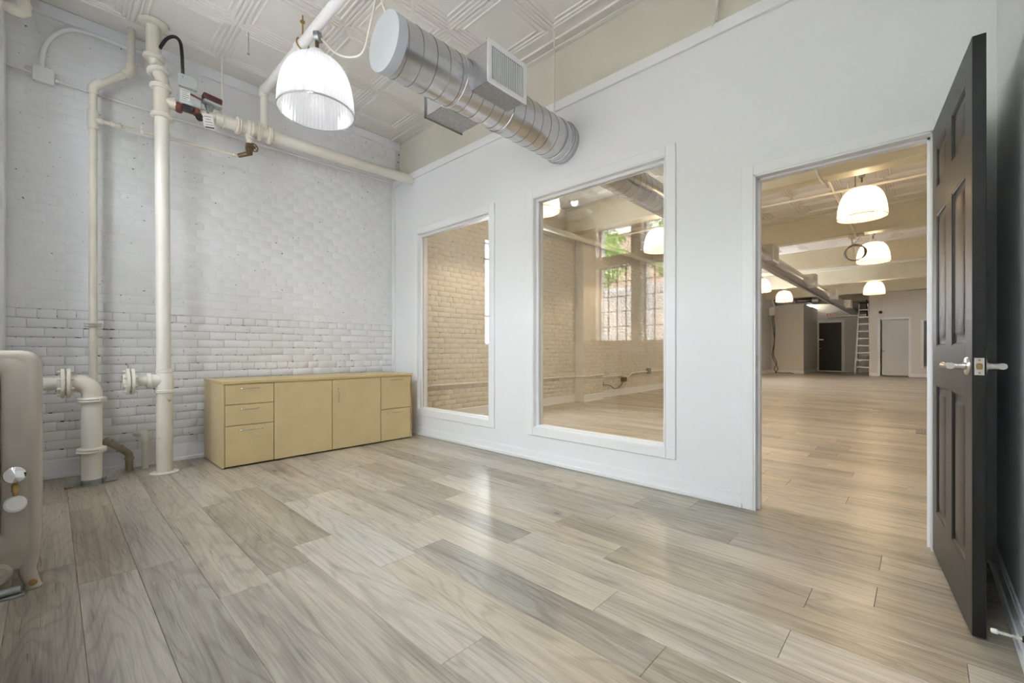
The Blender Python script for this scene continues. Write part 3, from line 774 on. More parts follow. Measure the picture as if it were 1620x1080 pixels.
# B: big standpipe
SB = thing('standpipe', (.637, PY, 0), 'thick cream standpipe from floor to ceiling left of the maple cabinet', 'pipe')
bx_ = .640
bm = B(); tube(bm, [(bx_, PY, 0), (bx_, PY, .67)], .056, 24); obj('lower_pipe', bm, M['pipe'], SB)
bm = B(); lathe(bm, [(.057, 0), (.096, .001), (.097, .007), (.09, .011), (.057, .013)], (bx_, PY, 0), (0, 0, 1), 32); obj('floor_collar', bm, M['pipeclean'], SB)
bm = B(); lathe(bm, [(.057, 0), (.068, .003), (.068, .022), (.062, .026), (.060, .08), (.058, .118), (.054, .15), (.052, .165), (.0575, .168), (.0575, .190), (.050, .194)], (bx_, PY, .655), (0, 0, 1), 24)
tube(bm, [(bx_-.03, PY, .755), (bx_-.085, PY, .757), (bx_-.09, PY, .757), (bx_-.115, PY, .757)], [.052, .052, .060, .060], 22); obj('tee', bm, M['pipeclean'], SB)
bm = B(); tube(bm, [(bx_-.11, PY, .757), (bx_-.20, PY, .757)], .040, 20); flange_pair(bm, (bx_-.215, PY, .757), (1, 0, 0), .052); lathe(bm, [(.05, 0), (.05, -.026)], (bx_-.215, PY, .757), (1, 0, 0), 20); fl = obj('blank_flange', bm, M['pipeclean'], SB)
flange_bolts(fl, (bx_-.215, PY, .757), (1, 0, 0), .052)
bm = B(); tube(bm, [(bx_-.005, PY, .84), (bx_-.018, PY, 2.90)], .0485, 24); obj('upper_pipe', bm, M['pipeclean'], SB)
bm = B(); tube(bm, [(.622, PY, 2.90), (.618, PY, 3.15)], .054, 20); tube(bm, [(.62, PY, 3.035), (.675, PY, 3.04), (.715, PY-.01, 3.045)], [.052, .047, .05], 18); obj('branch_tee', bm, M['pipe'], SB)
bm = B(); tube(bm, smooth_path([(.618, PY, 3.15), (.628, PY, 3.19), (.612, PY, 3.235), (.60, PY, 3.27)], 4), .047, 18); tube(bm, smooth_path([(.598, PY, 3.27), (.60, PY+.03, 3.31), (.588, PY+.045, 3.36), (.58, PY+.05, 3.40)], 4), .047, 18); obj('elbow', bm, M['pipe'], SB)
bm = B(); tube(bm, [(.578, PY+.05, 3.40), (.572, PY+.05, H)], .050, 20); obj('top_pipe', bm, M['pipe'], SB)
bm = B(); lathe(bm, [(.05, 0), (.085, .006), (.10, .03), (.06, .034)], (.572, PY+.05, H-.04), (0, 0, 1), 24); obj('ceiling_collar', bm, M['pipe'], SB)
for c, ax in (((.621, PY, 2.915), (0, 0, 1)), ((.618, PY, 3.145), (0, 0, 1)), ((.599, PY+.005, 3.268), (-.2, .2, 1)), ((.580, PY+.048, 3.392), (0, 0, 1))):
    bm = B(); coupling(bm, c, ax, .050, .034); obj('coupling', bm, M['pipeclean'], SB)

# small drain stubs at the base of the brick wall
d1 = thing('drain_stub', (.447, 4.80, 0), 'short tan pipe leaning from the brick wall down to the floor', 'pipe', 'drain stubs between the two thick pipes')
bm = B(); tube(bm, [(.447, 4.80, 0), (.447, 4.80, .10)], .026, 16); tube(bm, smooth_path([(.447, 4.80, .09), (.445, 4.805, .135), (.425, 4.82, .162), (.335, 4.86, .238)], 5), .026, 16); obj('pipe', bm, M['pipetan'], d1)
for c_, a_ in (((.447, 4.80, .092), (0, 0, 1)), ((.400, 4.832, .183), (-.75, .33, .62))):
    bm = B(); lathe(bm, [(.027, 0), (.032, .003), (.032, .02), (.027, .023)], c_, a_, 16); obj('collar', bm, M['pipetan'], d1)
bm = B(); lathe(bm, [(.027, 0), (.036, .004), (.036, .04), (.027, .05)], (.335, 4.86, .238), (-.75, .33, .62), 16); obj('collar', bm, M['pipetan'], d1)
d2 = thing('drain_stub', (.548, 4.80, 0), 'short cream pipe rising from the floor to an elbow into the brick wall', 'pipe', 'drain stubs between the two thick pipes')
bm = B(); tube(bm, bend([(.548, 4.80, 0), (.548, 4.80, .285), (.50, 4.93, .285)], .03), .023, 16); obj('pipe', bm, M['pipe'], d2)
bm = B(); tube(bm, [(.548, 4.80, .235), (.548, 4.80, .27), (.543, 4.812, .296), (.532, 4.845, .296)], [.029, .030, .031, .029], 16); obj('elbow', bm, M['pipeclean'], d2)

# sprinkler main along the wall
SM = thing('sprinkler_main', (1.8, PY, 3.05), 'horizontal cream sprinkler main from the standpipe to the white partition', 'pipe')
bm = B(); tube(bm, [(.99, PY, 3.040), (1.60, PY, 3.048), (3.06, PY, 3.075)], .052, 24); obj('pipe', bm, M['pipeclean'], SM)
bm = B(); tube(bm, [(.70, PY, 3.04), (1.0, PY, 3.04)], .044, 18); obj('inlet_pipe', bm, M['pipe'], SM)
for x in (1.168, 1.425):
    bm = B(); coupling(bm, (x, PY, 3.043), (1, 0, 0), .052, .036); obj('coupling', bm, M['pipe'], SM)
bm = B(); coupling(bm, (1.335, PY, 3.045), (1, 0, 0), .052, .032); tube(bm, [(1.38, PY, 3.06), (1.38, PY, 3.125)], [.040, .036], 16); obj('tee', bm, M['pipe'], SM)
bm = B(); coupling(bm, (1.262, PY, 3.045), (1, 0, 0), .052, .05); tube(bm, [(1.258, PY, 3.0), (1.258, PY, 2.955), (1.258, PY, 2.95), (1.258, PY, 2.905)], [.034, .034, .024, .024], 14); obj('outlet_clamp', bm, M['pipe'], SM)
DV = thing('drain_valve', (1.262, PY, 2.85), 'brass drain valve with round handwheel under the sprinkler main', 'valve')
bm = B(); lathe(bm, [(.022, 0), (.030, -.004), (.030, -.022), (.034, -.03), (.034, -.062), (.026, -.072), (.026, -.10), (.018, -.104)], (1.258, PY, 2.912), (0, 0, 1), 16); tube(bm, [(1.258, PY+.01, 2.825), (1.225, PY+.04, 2.812), (1.19, PY+.075, 2.80)], [.022, .020, .018], 12); tube(bm, [(1.258, PY, 2.862), (1.275, PY-.05, 2.862)], .014, 10); obj('valve_body', bm, M['bronze'], DV)
bm = B(); c = Vector((1.278, PY-.062, 2.862)); axv = Vector((.3, -1, .15)).normalized(); a, b_ = frame_for(axv)
tube(bm, [c+a*.036*cos(t)+b_*.036*sin(t) for t in [2*pi*i/24 for i in range(24)]], .0055, 8, closed=True)
for k in range(5): t = 2*pi*k/5; tube(bm, [c, c+a*.034*cos(t)+b_*.034*sin(t)], .004, 6)
lathe(bm, [(.012, -.006), (.012, .006), (.004, .009)], c, axv, 12); obj('handwheel', bm, M['bronze'], DV)

# branch line over the room
BP = thing('sprinkler_branch', (1.38, 2.2, 3.45), 'white sprinkler branch pipe rising from the main and crossing under the ceiling', 'pipe')
bm = B(); tube(bm, bend([(1.38, PY, 3.10), (1.38, PY, 3.45), (1.38, PY-.1, 3.45)], .03), .031, 16); obj('drop_pipe', bm, M['pipeclean'], BP)
bm = B(); tube(bm, [(1.38, PY-.04, 3.45), (1.38, RW+.01, 3.45)], .037, 18); obj('pipe', bm, M['conduit'], BP)
bm = B(); tube(bm, [(1.38, PY, 3.39), (1.38, PY, 3.40), (1.38, PY, 3.44), (1.38, PY-.02, 3.452), (1.38, PY-.055, 3.452), (1.38, PY-.06, 3.452)], [.037, .041, .041, .043, .043, .039], 16); obj('elbow', bm, M['pipeclean'], BP)
bm = B(); lathe(bm, [(.038, 0), (.047, .003), (.047, .04), (.038, .043)], (1.38, 3.64, 3.45), (0, 1, 0), 18); obj('coupling', bm, M['conduit'], BP)
bm = B(); tube(bm, [(1.38+.047*sin(t), 3.60, 3.45-.047*cos(t)) for t in [pi*(-.75)+1.5*pi*i/16 for i in range(17)]], .006, 8); tube(bm, [(1.38, 3.60, 3.497), (1.38, 3.60, H-.002)], .006, 8); lathe(bm, [(.018, 0), (.018, .01), (.01, .014)], (1.38, 3.60, 3.62), (0, 0, 1), 10); obj('clevis_hanger', bm, M['brass'], BP)
bm = B(); tube(bm, [(1.14, 4.12, H), (1.14, 4.12, 3.50)], .0035, 6); lathe(bm, [(.010, 0), (.012, .006), (.004, .016)], (1.14, 4.12, 3.49), (0, 0, 1), 8); tag(obj('hanging_wire', bm, M['steel']), 'thin wire hanging from the tin ceiling left of the near lamp', 'wire')

# hanger rod of the main
HR = thing('pipe_hanger', (1.045, PY, 3.05), 'cream hanger rod from the ceiling holding the sprinkler main', 'pipe hanger')
bm = B(); tube(bm, [(1.045, PY+.02, H), (1.045, PY, 3.12)], .0075, 8); obj('rod', bm, M['pipeclean'], HR)
bm = B(); tube(bm, [(1.045, PY+.060*sin(t), 3.041+.060*cos(t)) for t in [2*pi*i/20 for i in range(20)]], .007, 8, closed=True); lathe(bm, [(.013, 0), (.013, .018), (.008, .024)], (1.045, PY, 3.103), (0, 0, 1), 6); obj('ring', bm, M['pipeclean'], HR)

# valve with tamper switch (grey boxes), flow switch (maroon cover), tag
VA = thing('control_valve', (.80, PY-.02, 3.04), 'grey valve box with red lever between standpipe and sprinkler main', 'valve')
def plate(bm, cx, cz, w, h, y, dpt, rot=0, bev=.004):
    box(bm, -w/2, -dpt/2, -h/2, w/2, dpt/2, h/2, bev)
    vs_ = bm.verts[-1:]
def rbox(cx, cy, cz, w, dpt, h, ry=0, bev=.004, rz=0):
    bm = B(); box(bm, -w/2, -dpt/2, -h/2, w/2, dpt/2, h/2, bev)
    bmesh.ops.transform(bm, matrix=Matrix.Translation((cx, cy, cz)) @ Matrix.Rotation(rz, 4, 'Z') @ Matrix.Rotation(ry, 4, 'Y'), verts=bm.verts[:]); return bm
bm = rbox(.785, PY-.065, 3.235, .13, .04, .10); b1 = obj('switch_box', bm, M['greybox'], VA)
bm = B(); box(bm, .738, PY-.087, 3.245, .752, PY-.0845, 3.268); box(bm, .744, PY-.089, 3.252, .747, PY-.086, 3.262)
obj('hasp', bm, M['steel'], b1)
for dx, dz in ((-.052, -.036), (.052, .036), (.052, -.036)):
    bm = B(); lathe(bm, [(.004, 0), (.004, .004)], (.785+dx, PY-.084, 3.235+dz), (0, -1, 0), 8); obj('screw', bm, M['steel'], b1)
bm = rbox(.80, PY-.072, 3.100, .155, .05, .115, bev=.012); b2 = obj('valve_housing', bm, M['greybox'], VA)
bm = rbox(.762, PY-.0985, 3.108, .062, .001, .085, bev=0); obj('data_label', bm, M['paper'], b2)['label'] = 'printed white label'
bm = B()
for k in range(5): box(bm, .736, PY-.1002, 3.074+k*.016, .736+(.05 if k % 3 else .038), PY-.0991, 3.0775+k*.016)
obj('label_print', bm, M['ink'], b2)
bm = rbox(.835, PY-.106, 3.118, .085, .012, .016, ry=radians(12)); obj('lever', bm, M['red'], VA)['label'] = 'red lever'
bm = B(); tube(bm, [(.725, PY-.03, 3.045), (.728, PY-.05, 3.0), (.725, PY-.055, 2.975)], .024, 12); tube(bm, [(.845, PY-.05, 3.04), (.845, PY-.06, 2.99)], .026, 12); tube(bm, [(.72, PY-.03, 3.03), (.86, PY-.03, 3.03)], .03, 12); obj('valve_body', bm, M['red'], VA)['label'] = 'red valve body'
bm = B(); box(bm, .745, PY-.085, 2.995, .825, PY-.03, 3.040, .004); lathe(bm, [(.028, 0), (.030, .004), (.030, .022), (.018, .03)], (.862, PY-.06, 2.975), (.25, -1, -.15), 18); obj('gear_knob', bm, M['rubber'], VA)['label'] = 'black round knob'
FS = thing('flow_switch', (.955, PY-.02, 3.14), 'small flow switch with maroon cover on top of the sprinkler main', 'switch')
bm = rbox(.960, PY-.03, 3.175, .140, .085, .052, ry=radians(6), bev=.008); obj('cover', bm, M['darkred'], FS)
bm = rbox(.962, PY-.03, 3.137, .135, .08, .022, ry=radians(6), bev=.004); obj('base', bm, M['greybox'], FS)
bm = B(); lathe(bm, [(.034, 0), (.034, -.02), (.026, -.03), (.022, -.065), (.03, -.07), (.03, -.08)], (.945, PY-.01, 3.128), (0, 0, 1), 14); tube(bm, [(.925, PY-.05, 3.115), (.925, PY-.06, 3.04)], .009, 8); obj('stem', bm, M['steel'], FS)
TG = thing('paper_tag', (.925, PY-.085, 2.955), 'printed white paper tag hanging below the flow switch', 'tag')
bm = rbox(.925, PY-.085, 2.955, .080, .0015, .125, ry=radians(-10), bev=0); obj('card', bm, M['paper'], TG)
bm = B(); tube(bm, [(.925, PY-.05, 3.04), (.918, PY-.085, 3.01)], .0015, 6); obj('string', bm, M['paper'], TG)
bm = B()
for k in range(5):
    wdt = .055 if k not in (0, 3) else .066 if k == 0 else .035
    q = rbox(.925+(k-2)*-.004, PY-.0864, 2.907+k*.022, wdt, .0008, .0035 if k != 0 else .012, ry=radians(-10), bev=0)
    me_ = bpy.data.meshes.new('tmp'); q.to_mesh(me_); q.free(); bm.from_mesh(me_); bpy.data.meshes.remove(me_)
obj('print', bm, M['ink'], TG)

# conduits and junction box on the brick
JB = thing('junction_box', (-.035, BW-.02, 3.10), 'square white junction box high on the brick wall at left', 'electrical box')
bm = B(); box(bm, -.092, BW-.052, 3.052, .014, BW-.004, 3.162, .003); obj('box', bm, M['conduit'], JB)
bm = B(); box(bm, -.096, BW-.056, 3.048, .018, BW-.051, 3.166, .0015)
for dx, dz in ((-.08, .10), (.08, -.10)): lathe(bm, [(.004, 0), (.004, .003)], (-.039+dx*.55, BW-.056, 3.107+dz*.45), (0, -1, 0), 8)
obj('cover_plate', bm, M['conduit'], JB)
bm = B(); tube(bm, [(-.24, BW-.03, 3.118), (-.16, BW-.03, 3.108), (-.09, BW-.03, 3.105)], .0095, 10); tag(obj('conduit', bm, M['conduit']), 'short thin white conduit left of the square junction box', 'conduit')
bm = B(); tube(bm, [(.014, BW-.03, 3.100), (.26, BW-.022, 3.095), (1.1, BW-.022, 3.100), (2.0, BW-.022, 3.108), (2.985, BW-.022, 3.135)], .0105, 10)
for x in (.02,): lathe(bm, [(.011, 0), (.016, .003), (.016, .022), (.011, .026)], (x, BW-.03, 3.10), (1, 0, 0), 10)
tag(obj('conduit', bm, M['conduit']), 'long thin white conduit running along the brick wall to the far corner', 'conduit')
bm = B(); tube(bm, smooth_path([(-.048, BW-.03, 3.16), (-.045, BW-.03, 3.25), (-.030, BW-.035, 3.34), (.02, BW-.04, 3.45), (.119, BW-.05, 3.535), (.25, BW-.055, 3.555), (.42, BW-.05, 3.56), (.60, BW-.05, 3.562)], 6), .0155, 12)
tag(obj('bent_conduit', bm, M['conduit']), 'curved white conduit arching from the junction box up under the cornice', 'conduit')
bm = B(); tube(bm, smooth_path([(.61, PY+.02, 3.47), (.65, PY-.02, 3.55), (.70, PY-.03, 3.59), (.735, PY-.04, 3.56), (.746, PY-.05, 3.46), (.750, PY-.06, 3.28)], 6), .0125, 12)
tag(obj('black_cable', bm, M['rubber']), 'black flexible cable looping from the standpipe top down to the grey box', 'cable')
CP = thing('corner_pipe', (-.128, 4.5, 3.33), 'cream pipe elbow in the top left corner below the ceiling', 'pipe')
bm = B(); tube(bm, [(-.128, 4.5, 3.36), (-.128, 4.5, H)], .030, 16); tube(bm, [(-.15, 4.5, 3.325), (LW, 4.5, 3.325)], .030, 16); obj('pipe', bm, M['pipe'], CP)
bm = B(); tube(bm, [(-.128, 4.5, 3.40), (-.128, 4.5, 3.39), (-.128, 4.5, 3.34), (-.145, 4.5, 3.325), (-.19, 4.5, 3.325), (-.20, 4.5, 3.325)], [.034, .038, .040, .040, .038, .034], 16); coupling(bm, (-.24, 4.5, 3.325), (1, 0, 0), .031, .03); obj('elbow', bm, M['pipe'], CP)
bm = B(); tube(bm, smooth_path([(G0-.036, BW-.03, 3.0), (G0-.036, BW-.032, 2.6), (G0-.030, BW-.05, 2.3), (G0-.036, BW-.03, 2.1), (G0-.036, BW-.03, 1.4), (G0-.03, BW-.055, 1.0), (G0-.036, BW-.03, .76)], 5), .004, 6)
tag(obj('corner_cable', bm, M['conduit']), 'thin white cable down the corner batten behind the cabinet', 'cable')
bm = B(); tube(bm, smooth_path([(3.07, .99, H), (3.06, .99, 3.4), (3.04, 1.0, 3.24), (3.00, .995, 3.17)], 5), .007, 8); tube(bm, smooth_path([(3.08, 1.02, H), (3.075, 1.01, 3.4), (3.03, .985, 3.2), (2.99, .99, 3.16), (3.0, 1.01, 3.14)], 5), .006, 8)
tag(obj('wall_cables', bm, M['pipeclean']), 'pair of cream cables hanging down the beam onto the partition cap board', 'cable')

# ------------------------------------------------------------------ pendant lamps
def make_lamp(name, warm):
    r = bpy.data.objects.new(name, None); COL.objects.link(r)
    R = .27; Hh = .40; n = 120
    bm = B(); prof = []
    for k in range(17):
        t = k/16; a = t*pi/2
        rr = .075+(R-.075)*(sin(a)**.80); hh = Hh*cos(a)**.92
        prof.append((rr, hh))
    prof[0] = (.078, Hh)
    rings = []
    for k, (rr, hh) in enumerate(prof):
        amp = .0030 if 1 < k else 0
        rings.append([bm.verts.new(((rr+(amp if i % 2 else -amp))*cos(2*pi*i/n), (rr+(amp if i % 2 else -amp))*sin(2*pi*i/n), hh)) for i in range(n)])
    for q, w in zip(rings, rings[1:]):
        for i in range(n): bm.faces.new((q[i], q[(i+1) % n], w[(i+1) % n], w[i]))
    obj('lamp_shade', bm, M['shadewarm' if warm else 'shade'], r, local=True, sharp=0)
    bm = B(); lathe(bm, [(R-.004, 0), (R+.004, -.002), (R+.006, .006), (R+.002, .012), (R-.005, .010), (R-.004, 0)], (0, 0, 0), (0, 0, 1), 60, cap=False); obj('rim', bm, M['shadewarm' if warm else 'shade'], r, local=True)
    bm = B()
    lathe(bm, [(.020, Hh+.07), (.052, Hh+.066), (.055, Hh+.055), (.055, Hh+.030), (.064, Hh+.028), (.064, Hh+.018), (.082, Hh+.012), (.082, Hh-.004), (.06, Hh-.008)], (0, 0, 0), (0, 0, 1), 28)
    for k in range(20): t = 2*pi*k/20; tube(bm, [(.056*cos(t), .056*sin(t), Hh+.030), (.056*cos(t), .056*sin(t), Hh+.060)], .003, 4)
    obj('socket_cap', bm, M['conduit'], r, local=True)
    bm = B(); tube(bm, [(0, 0, Hh+.06), (0, 0, Hh+.165)], .010, 10); tube(bm, [(.013, 0, Hh+.07), (.013, 0, Hh+.16)], .006, 8); obj('stem', bm, M['bronze'], r, local=True)
    bm = B(); lathe(bm, [(.034, -.02), (.042, -.018), (.042, .018), (.034, .02)], (.012, 0, Hh+.185), (.6, -.8, 0), 18); tube(bm, [(0, 0, Hh+.15), (0, 0, Hh+.25)], .008, 8); obj('outlet_box', bm, M['steel'], r, local=True)
    bm = B(); lathe(bm, [(.012, .20), (.02, .19), (.032, .13), (.038, .08), (.030, .04), (.008, .028)][::-1], (0, 0, .14), (0, 0, 1), 18); lathe(bm, [(.018, .27), (.018, .40)], (0, 0, 0), (0, 0, 1), 12); obj('bulb', bm, M['bulbwarm' if warm else 'bulb'], r, local=True)
    l = bpy.data.lights.new('bulb_light', 'POINT'); l.shadow_soft_size = .045; l.energy = LAMP_FAR if warm else LAMP_NEAR; l.color = (1, .755, .47) if warm else (1, .985, .97)
    o = bpy.data.objects.new('bulb_light', l); link(o, r); o.location = (0, 0, .15)
    return r
L0 = make_lamp('pendant_lamp', False); L0.location = (1.385, 3.35, 2.806)
tag(L0, 'ribbed clear dome pendant lamp hanging from the white branch pipe in the near room', 'lamp', 'dome pendant lamps')
L1 = make_lamp('pendant_lamp', True); L1.location = (7.55, .59, 2.80)
bm = B(); tube(bm, [(0, 0, .62), (0, 0, H-2.80)], .008, 8); lathe(bm, [(.05, H-2.80-.02), (.05, H-2.80)], (0, 0, 0), (0, 0, 1), 14); obj('hanger_rod', bm, M['bronze'], L1, local=True)
spots = [((11.5, .72), 'second dome pendant lamp of the right row, seen through the doorway'), ((18.0, 1.10), 'third and farthest dome pendant lamp of the right row, seen through the doorway'),
         ((15.0, 3.60), 'dome pendant lamp nearest the left jamb in the doorway, under the long duct'), ((18.6, 3.70), 'dome pendant lamp behind the long duct above the silver flexible duct'),
         ((4.35, 3.62), 'dome pendant lamp cut by the top left corner of the second interior window'), ((7.55, 3.45), 'dome pendant lamp cut by the right edge of the second interior window')]
tag(L1, 'largest dome pendant lamp seen through the doorway, front of the right row', 'lamp', 'dome pendant lamps')
for (x, y), lab in spots:
    c = copy_tree(L1); c.location = (x, y, 2.80); c['label'] = lab
for (x, y) in ((4.35, .6), (11.5, 3.55)):
    c = copy_tree(L1); c.location = (x, y, 2.80); c['label'] = {4.35: 'dome pendant lamp just beyond the partition, above the doorway head', 11.5: 'dome pendant lamp of the left row hidden beyond the partition pier'}[x]
bm = B(); tube(bm, smooth_path([(1.415, 3.33, 3.375), (1.47, 3.25, 3.27), (1.52, 3.12, 3.19), (1.55, 2.95, 3.16), (1.50, 2.75, 3.22), (1.43, 2.52, 3.28), (1.40, 2.40, 3.10), (1.40, 2.31, 2.95)], 6), .0075, 8)
tag(obj('sagging_cord', bm, M['pipeclean']), 'sagging flexible cord from the near lamp to the duct end', 'cable')

# ------------------------------------------------------------------ spiral duct through both rooms
DYc, DZc, DR = 2.235, 2.765, .160
duct = thing('air_duct', (1.31, DYc, DZc), 'long round spiral metal duct with registers running through the partition into the hall', 'duct')
def spiral(x0, x1, r, seg=64):
    bm = B(); xs = [x0+(x1-x0)*i/6 for i in range(7)]
    rings = [[bm.verts.new((x, DYc+r*cos(2*pi*k/seg), DZc+r*sin(2*pi*k/seg))) for k in range(seg)] for x in xs]
    for q, w in zip(rings, rings[1:]):
        for k in range(seg): bm.faces.new((q[k], q[(k+1) % seg], w[(k+1) % seg], w[k]))
    return bm
def helix(x0, x1, r, pitch, seg=32):
    n_ = int((x1-x0)/pitch*seg)
    return [(x0+pitch*i/seg, DYc+r*cos(2*pi*i/seg), DZc+r*sin(2*pi*i/seg)) for i in range(n_)]
for x0, x1, nm in ((1.31, 3.0, 'near'), (3.0, 12.0, 'far'), (12.0, 25.0, 'far')):
    bm = spiral(x0, x1, DR); sp_ = obj('spiral_section', bm, M['galv'], duct, sharp=60)
    bm = B(); tube(bm, helix(x0+.01, x1-.01, DR+.0002, .098 if nm == 'near' else .13, 40 if nm == 'near' else 24), .0022, 5); obj('lock_seam', bm, M['seam'], sp_)
bm = B(); lathe(bm, [(.01, 0), (DR-.002, 0), (DR+.003, .002), (DR+.003, .06), (DR, .062)], (1.30, DYc, DZc), (1, 0, 0), 48); obj('end_cap', bm, M['cap'], duct)['label'] = 'flat grey end cap'
for x in (1.80, 2.24, 2.86, 2.93):
    bm = B(); lathe(bm, [(DR-.001, 0), (DR+.006, .002), (DR+.006, .018), (DR+.002, .020), (DR+.002, .034), (DR-.001, .036)], (x, DYc, DZc), (1, 0, 0), 44, cap=False); obj('joint_band', bm, M['galv'], duct)
bm = B(); tube(bm, smooth_path([(2.965, DYc+.165*cos(t), DZc+.165*sin(t)) for t in [2*pi*i/30 for i in range(31)]], 1), .009, 8); obj('wall_collar', bm, M['steel'], duct)
def register(x0, x1, side, z0, z1, grille, depth=.29):
    yo = DYc+side*depth; bm = B(); w = .002
    yi = DYc+side*.04
    box(bm, x0, yi, z0, x0+w, yo, z1); box(bm, x1-w, yi, z0, x1, yo, z1); box(bm, x0, yi, z1-w, x1, yo, z1)
    tb = obj('register_box', bm, M['galv'], duct)
    bm = B(); box(bm, x0, yi, z0, x1, yo, z0+w); obj('box_bottom', bm, M['insul'], tb)
    bm = B()
    for (a, b_, c, d) in ((x0-.012, x0, z0-.012, z1+.012), (x1, x1+.012, z0-.012, z1+.012), (x0-.012, x1+.012, z0-.012, z0), (x0-.012, x1+.012, z1, z1+.012)): box(bm, a, yo-side*.003, c, b_, yo, d)
    obj('box_flange', bm, M['galv'], tb)
    if grille:
        gx0, gx1, gz0, gz1 = x0-.012, x1+.012, z0-.012, z1+.012; bm = B(); f = .033
        for (a, b_, c, d) in ((gx0, gx0+f, gz0, gz1), (gx1-f, gx1, gz0, gz1), (gx0+f, gx1-f, gz0, gz0+f), (gx0+f, gx1-f, gz1-f, gz1)): box(bm, a, yo, c, b_, yo+side*.006, d, .001)
        gr = obj('grille_frame', bm, M['conduit'], duct); k = 17
        for i in range(k):
            xx = gx0+f+(gx1-gx0-2*f)*(i+.5)/k
            b_ = B(); box(b_, xx-.0022, yo-side*.006, gz0+f, xx+.0022, yo+side*.004, gz1-f)
            obj('louvre', b_, M['conduit'], gr)
        bm = B(); box(bm, gx0+f, yo-side*.06, gz0+f, gx1-f, yo-side*.055, gz1-f); obj('damper', bm, M['dark'], gr)  # damper coloured near-black, standing in for the shade behind the louvres
register(1.852, 2.190, -1, 2.668, 2.915, True)
register(1.805, 2.125, 1, 2.640, 2.86, False, .30)
for x in (9.0, 13.2, 17.0, 20.9): register(x, x+.42, -1, 2.64, 2.94, True, .27)
for nm, x, y, lab in (('duct_hanger', 2.885, DYc, 'thin hanger rod from ceiling to duct beside the partition'), ('duct_hanger', 1.50, DYc, 'flat hanger strap from ceiling to the capped duct end')):
    bm = B()
    if x > 2: tube(bm, [(x, y, DZc+DR), (x, y, H)], .006, 8)
    else: box(bm, x-.012, y-.002, DZc+DR, x+.012, y+.002, H)
    tag(obj(nm, bm, M['pipeclean']), lab, 'hanger', 'rods holding up the duct')

# ------------------------------------------------------------------ hall: windows, walls, doors
w = bpy.data.objects.new('window_8', None); COL.objects.link(w); w.location = (WA[0], BW, WA[2]); w['kind'] = 'structure'; w['label'] = 'bright window in the hall brick wall seen through the first interior window'
bm = B(); y = BW+.12
box(bm, WA[0], y, WA[2], WA[0]+.03, y+.04, WA[3]); box(bm, WA[1]-.03, y, WA[2], WA[1], y+.04, WA[3]); box(bm, WA[0], y, WA[2], WA[1], y+.04, WA[2]+.03); box(bm, WA[0], y, WA[3]-.03, WA[1], y+.04, WA[3])
for z in (2.46, 1.55): box(bm, WA[0], y, z-.02, WA[1], y+.04, z+.02)
for k in (1, 2, 3): q = WA[0]+(WA[1]-WA[0])*k/4; box(bm, q-.008, y+.01, WA[2], q+.008, y+.03, WA[3])
obj('sash', bm, M['conduit'], w)
bm = B(); box(bm, WA[0]+.01, y+.018, WA[2]+.01, WA[1]-.01, y+.023, WA[3]-.01); obj('pane', bm, M['glass'], w, sharp=0)
for i, hh in enumerate(HW):
    w = bpy.data.objects.new('window_%d' % (9+i), None); COL.objects.link(w); w.location = (hh[0], BW, hh[2]); w['kind'] = 'structure'; w['label'] = 'tall hall window in the brick wall beyond the partition'
    bm = B()
    for k in range(5): q = hh[0]+(hh[1]-hh[0]-.02)*k/4; box(bm, q, y, hh[2], q+.02, y+.03, hh[3])
    for k in range(7): q = hh[2]+(hh[3]-hh[2]-.02)*k/6; box(bm, hh[0], y, q, hh[1], y+.03, q+.02)
    obj('sash', bm, M['ink'], w)
bm = B(); box(bm, LW-.3, YR-.2, 0, XF+.2, YR, H); struct('wall_hall_right', bm, M['hallwall'], label='cream side wall of the hall')
EX = 25.7
bm = B()
box(bm, EX, 2.30, 0, EX+.1, 2.74, H); box(bm, EX, 3.66, 0, EX+.1, 3.95, H); box(bm, EX, 2.74, 2.36, EX+.1, 3.66, H); box(bm, EX, .9, 0, EX+.1, 2.3, H)
struct('wall_far', bm, M['hallwall'], label='far end wall with the black exit door')
bm = B(); box(bm, 22.3, 3.71, 0, EX+.1, BW, 3.02); struct('wall_block_left', bm, M['hallwall'], label='boxed out room left of the far black door')
bm = B(); XR = 22.3
box(bm, XR, 1.20, 0, XR+.12, 1.52, H); box(bm, XR, .34, 2.20, XR+.12, 1.20, H); box(bm, XR, .02, 0, XR+.12, .34, H)
box(bm, XR, -.75, 0, XR+.12, .02, .41); box(bm, XR, -.75, 2.09, XR+.12, .02, H); box(bm, XR, YR, 0, XR+.12, -.75, H); box(bm, XR+.12, 1.40, 0, EX+.1, 1.52, H)
struct('wall_block_right', bm, M['hallwall'], label='cream partition at the far right with a pale door')
bm = B(); box(bm, XR+1.5, YR, 0, XR+1.6, 1.4, H); struct('wall_office', bm, M['hallwall'], label='wall inside the far right office')
baseb('baseboard_far', [(22.3, 3.71, 22.3, BW, -1, 0), (22.3, 3.71, EX, 3.71, 0, -1), (XR, 1.27, XR, 1.52, -1, 0), (XR, YR, XR, .28, -1, 0)], .13, .014, 'white baseboard along the far walls')
def casing(name, X, y0, y1, z, lab, cwid=.10):
    bm = B(); box(bm, X-.015, y0-cwid, 0, X, y0, z+cwid, .003); box(bm, X-.015, y1, 0, X, y1+cwid, z+cwid, .003); box(bm, X-.015, y0, z, X, y1, z+cwid, .003)
    return struct(name, bm, M['trim'], label=lab)
casing('trim_6', EX, 2.76, 3.64, 2.34, 'white casing of the far black door', .12); casing('trim_7', XR, .36, 1.18, 2.20, 'white casing of the pale far door', .08)
d_ = bpy.data.objects.new('door_2', None); COL.objects.link(d_); d_.location = (EX, 3.2, 0); d_['kind'] = 'structure'; d_['label'] = 'black exit door at the far end of the hall'
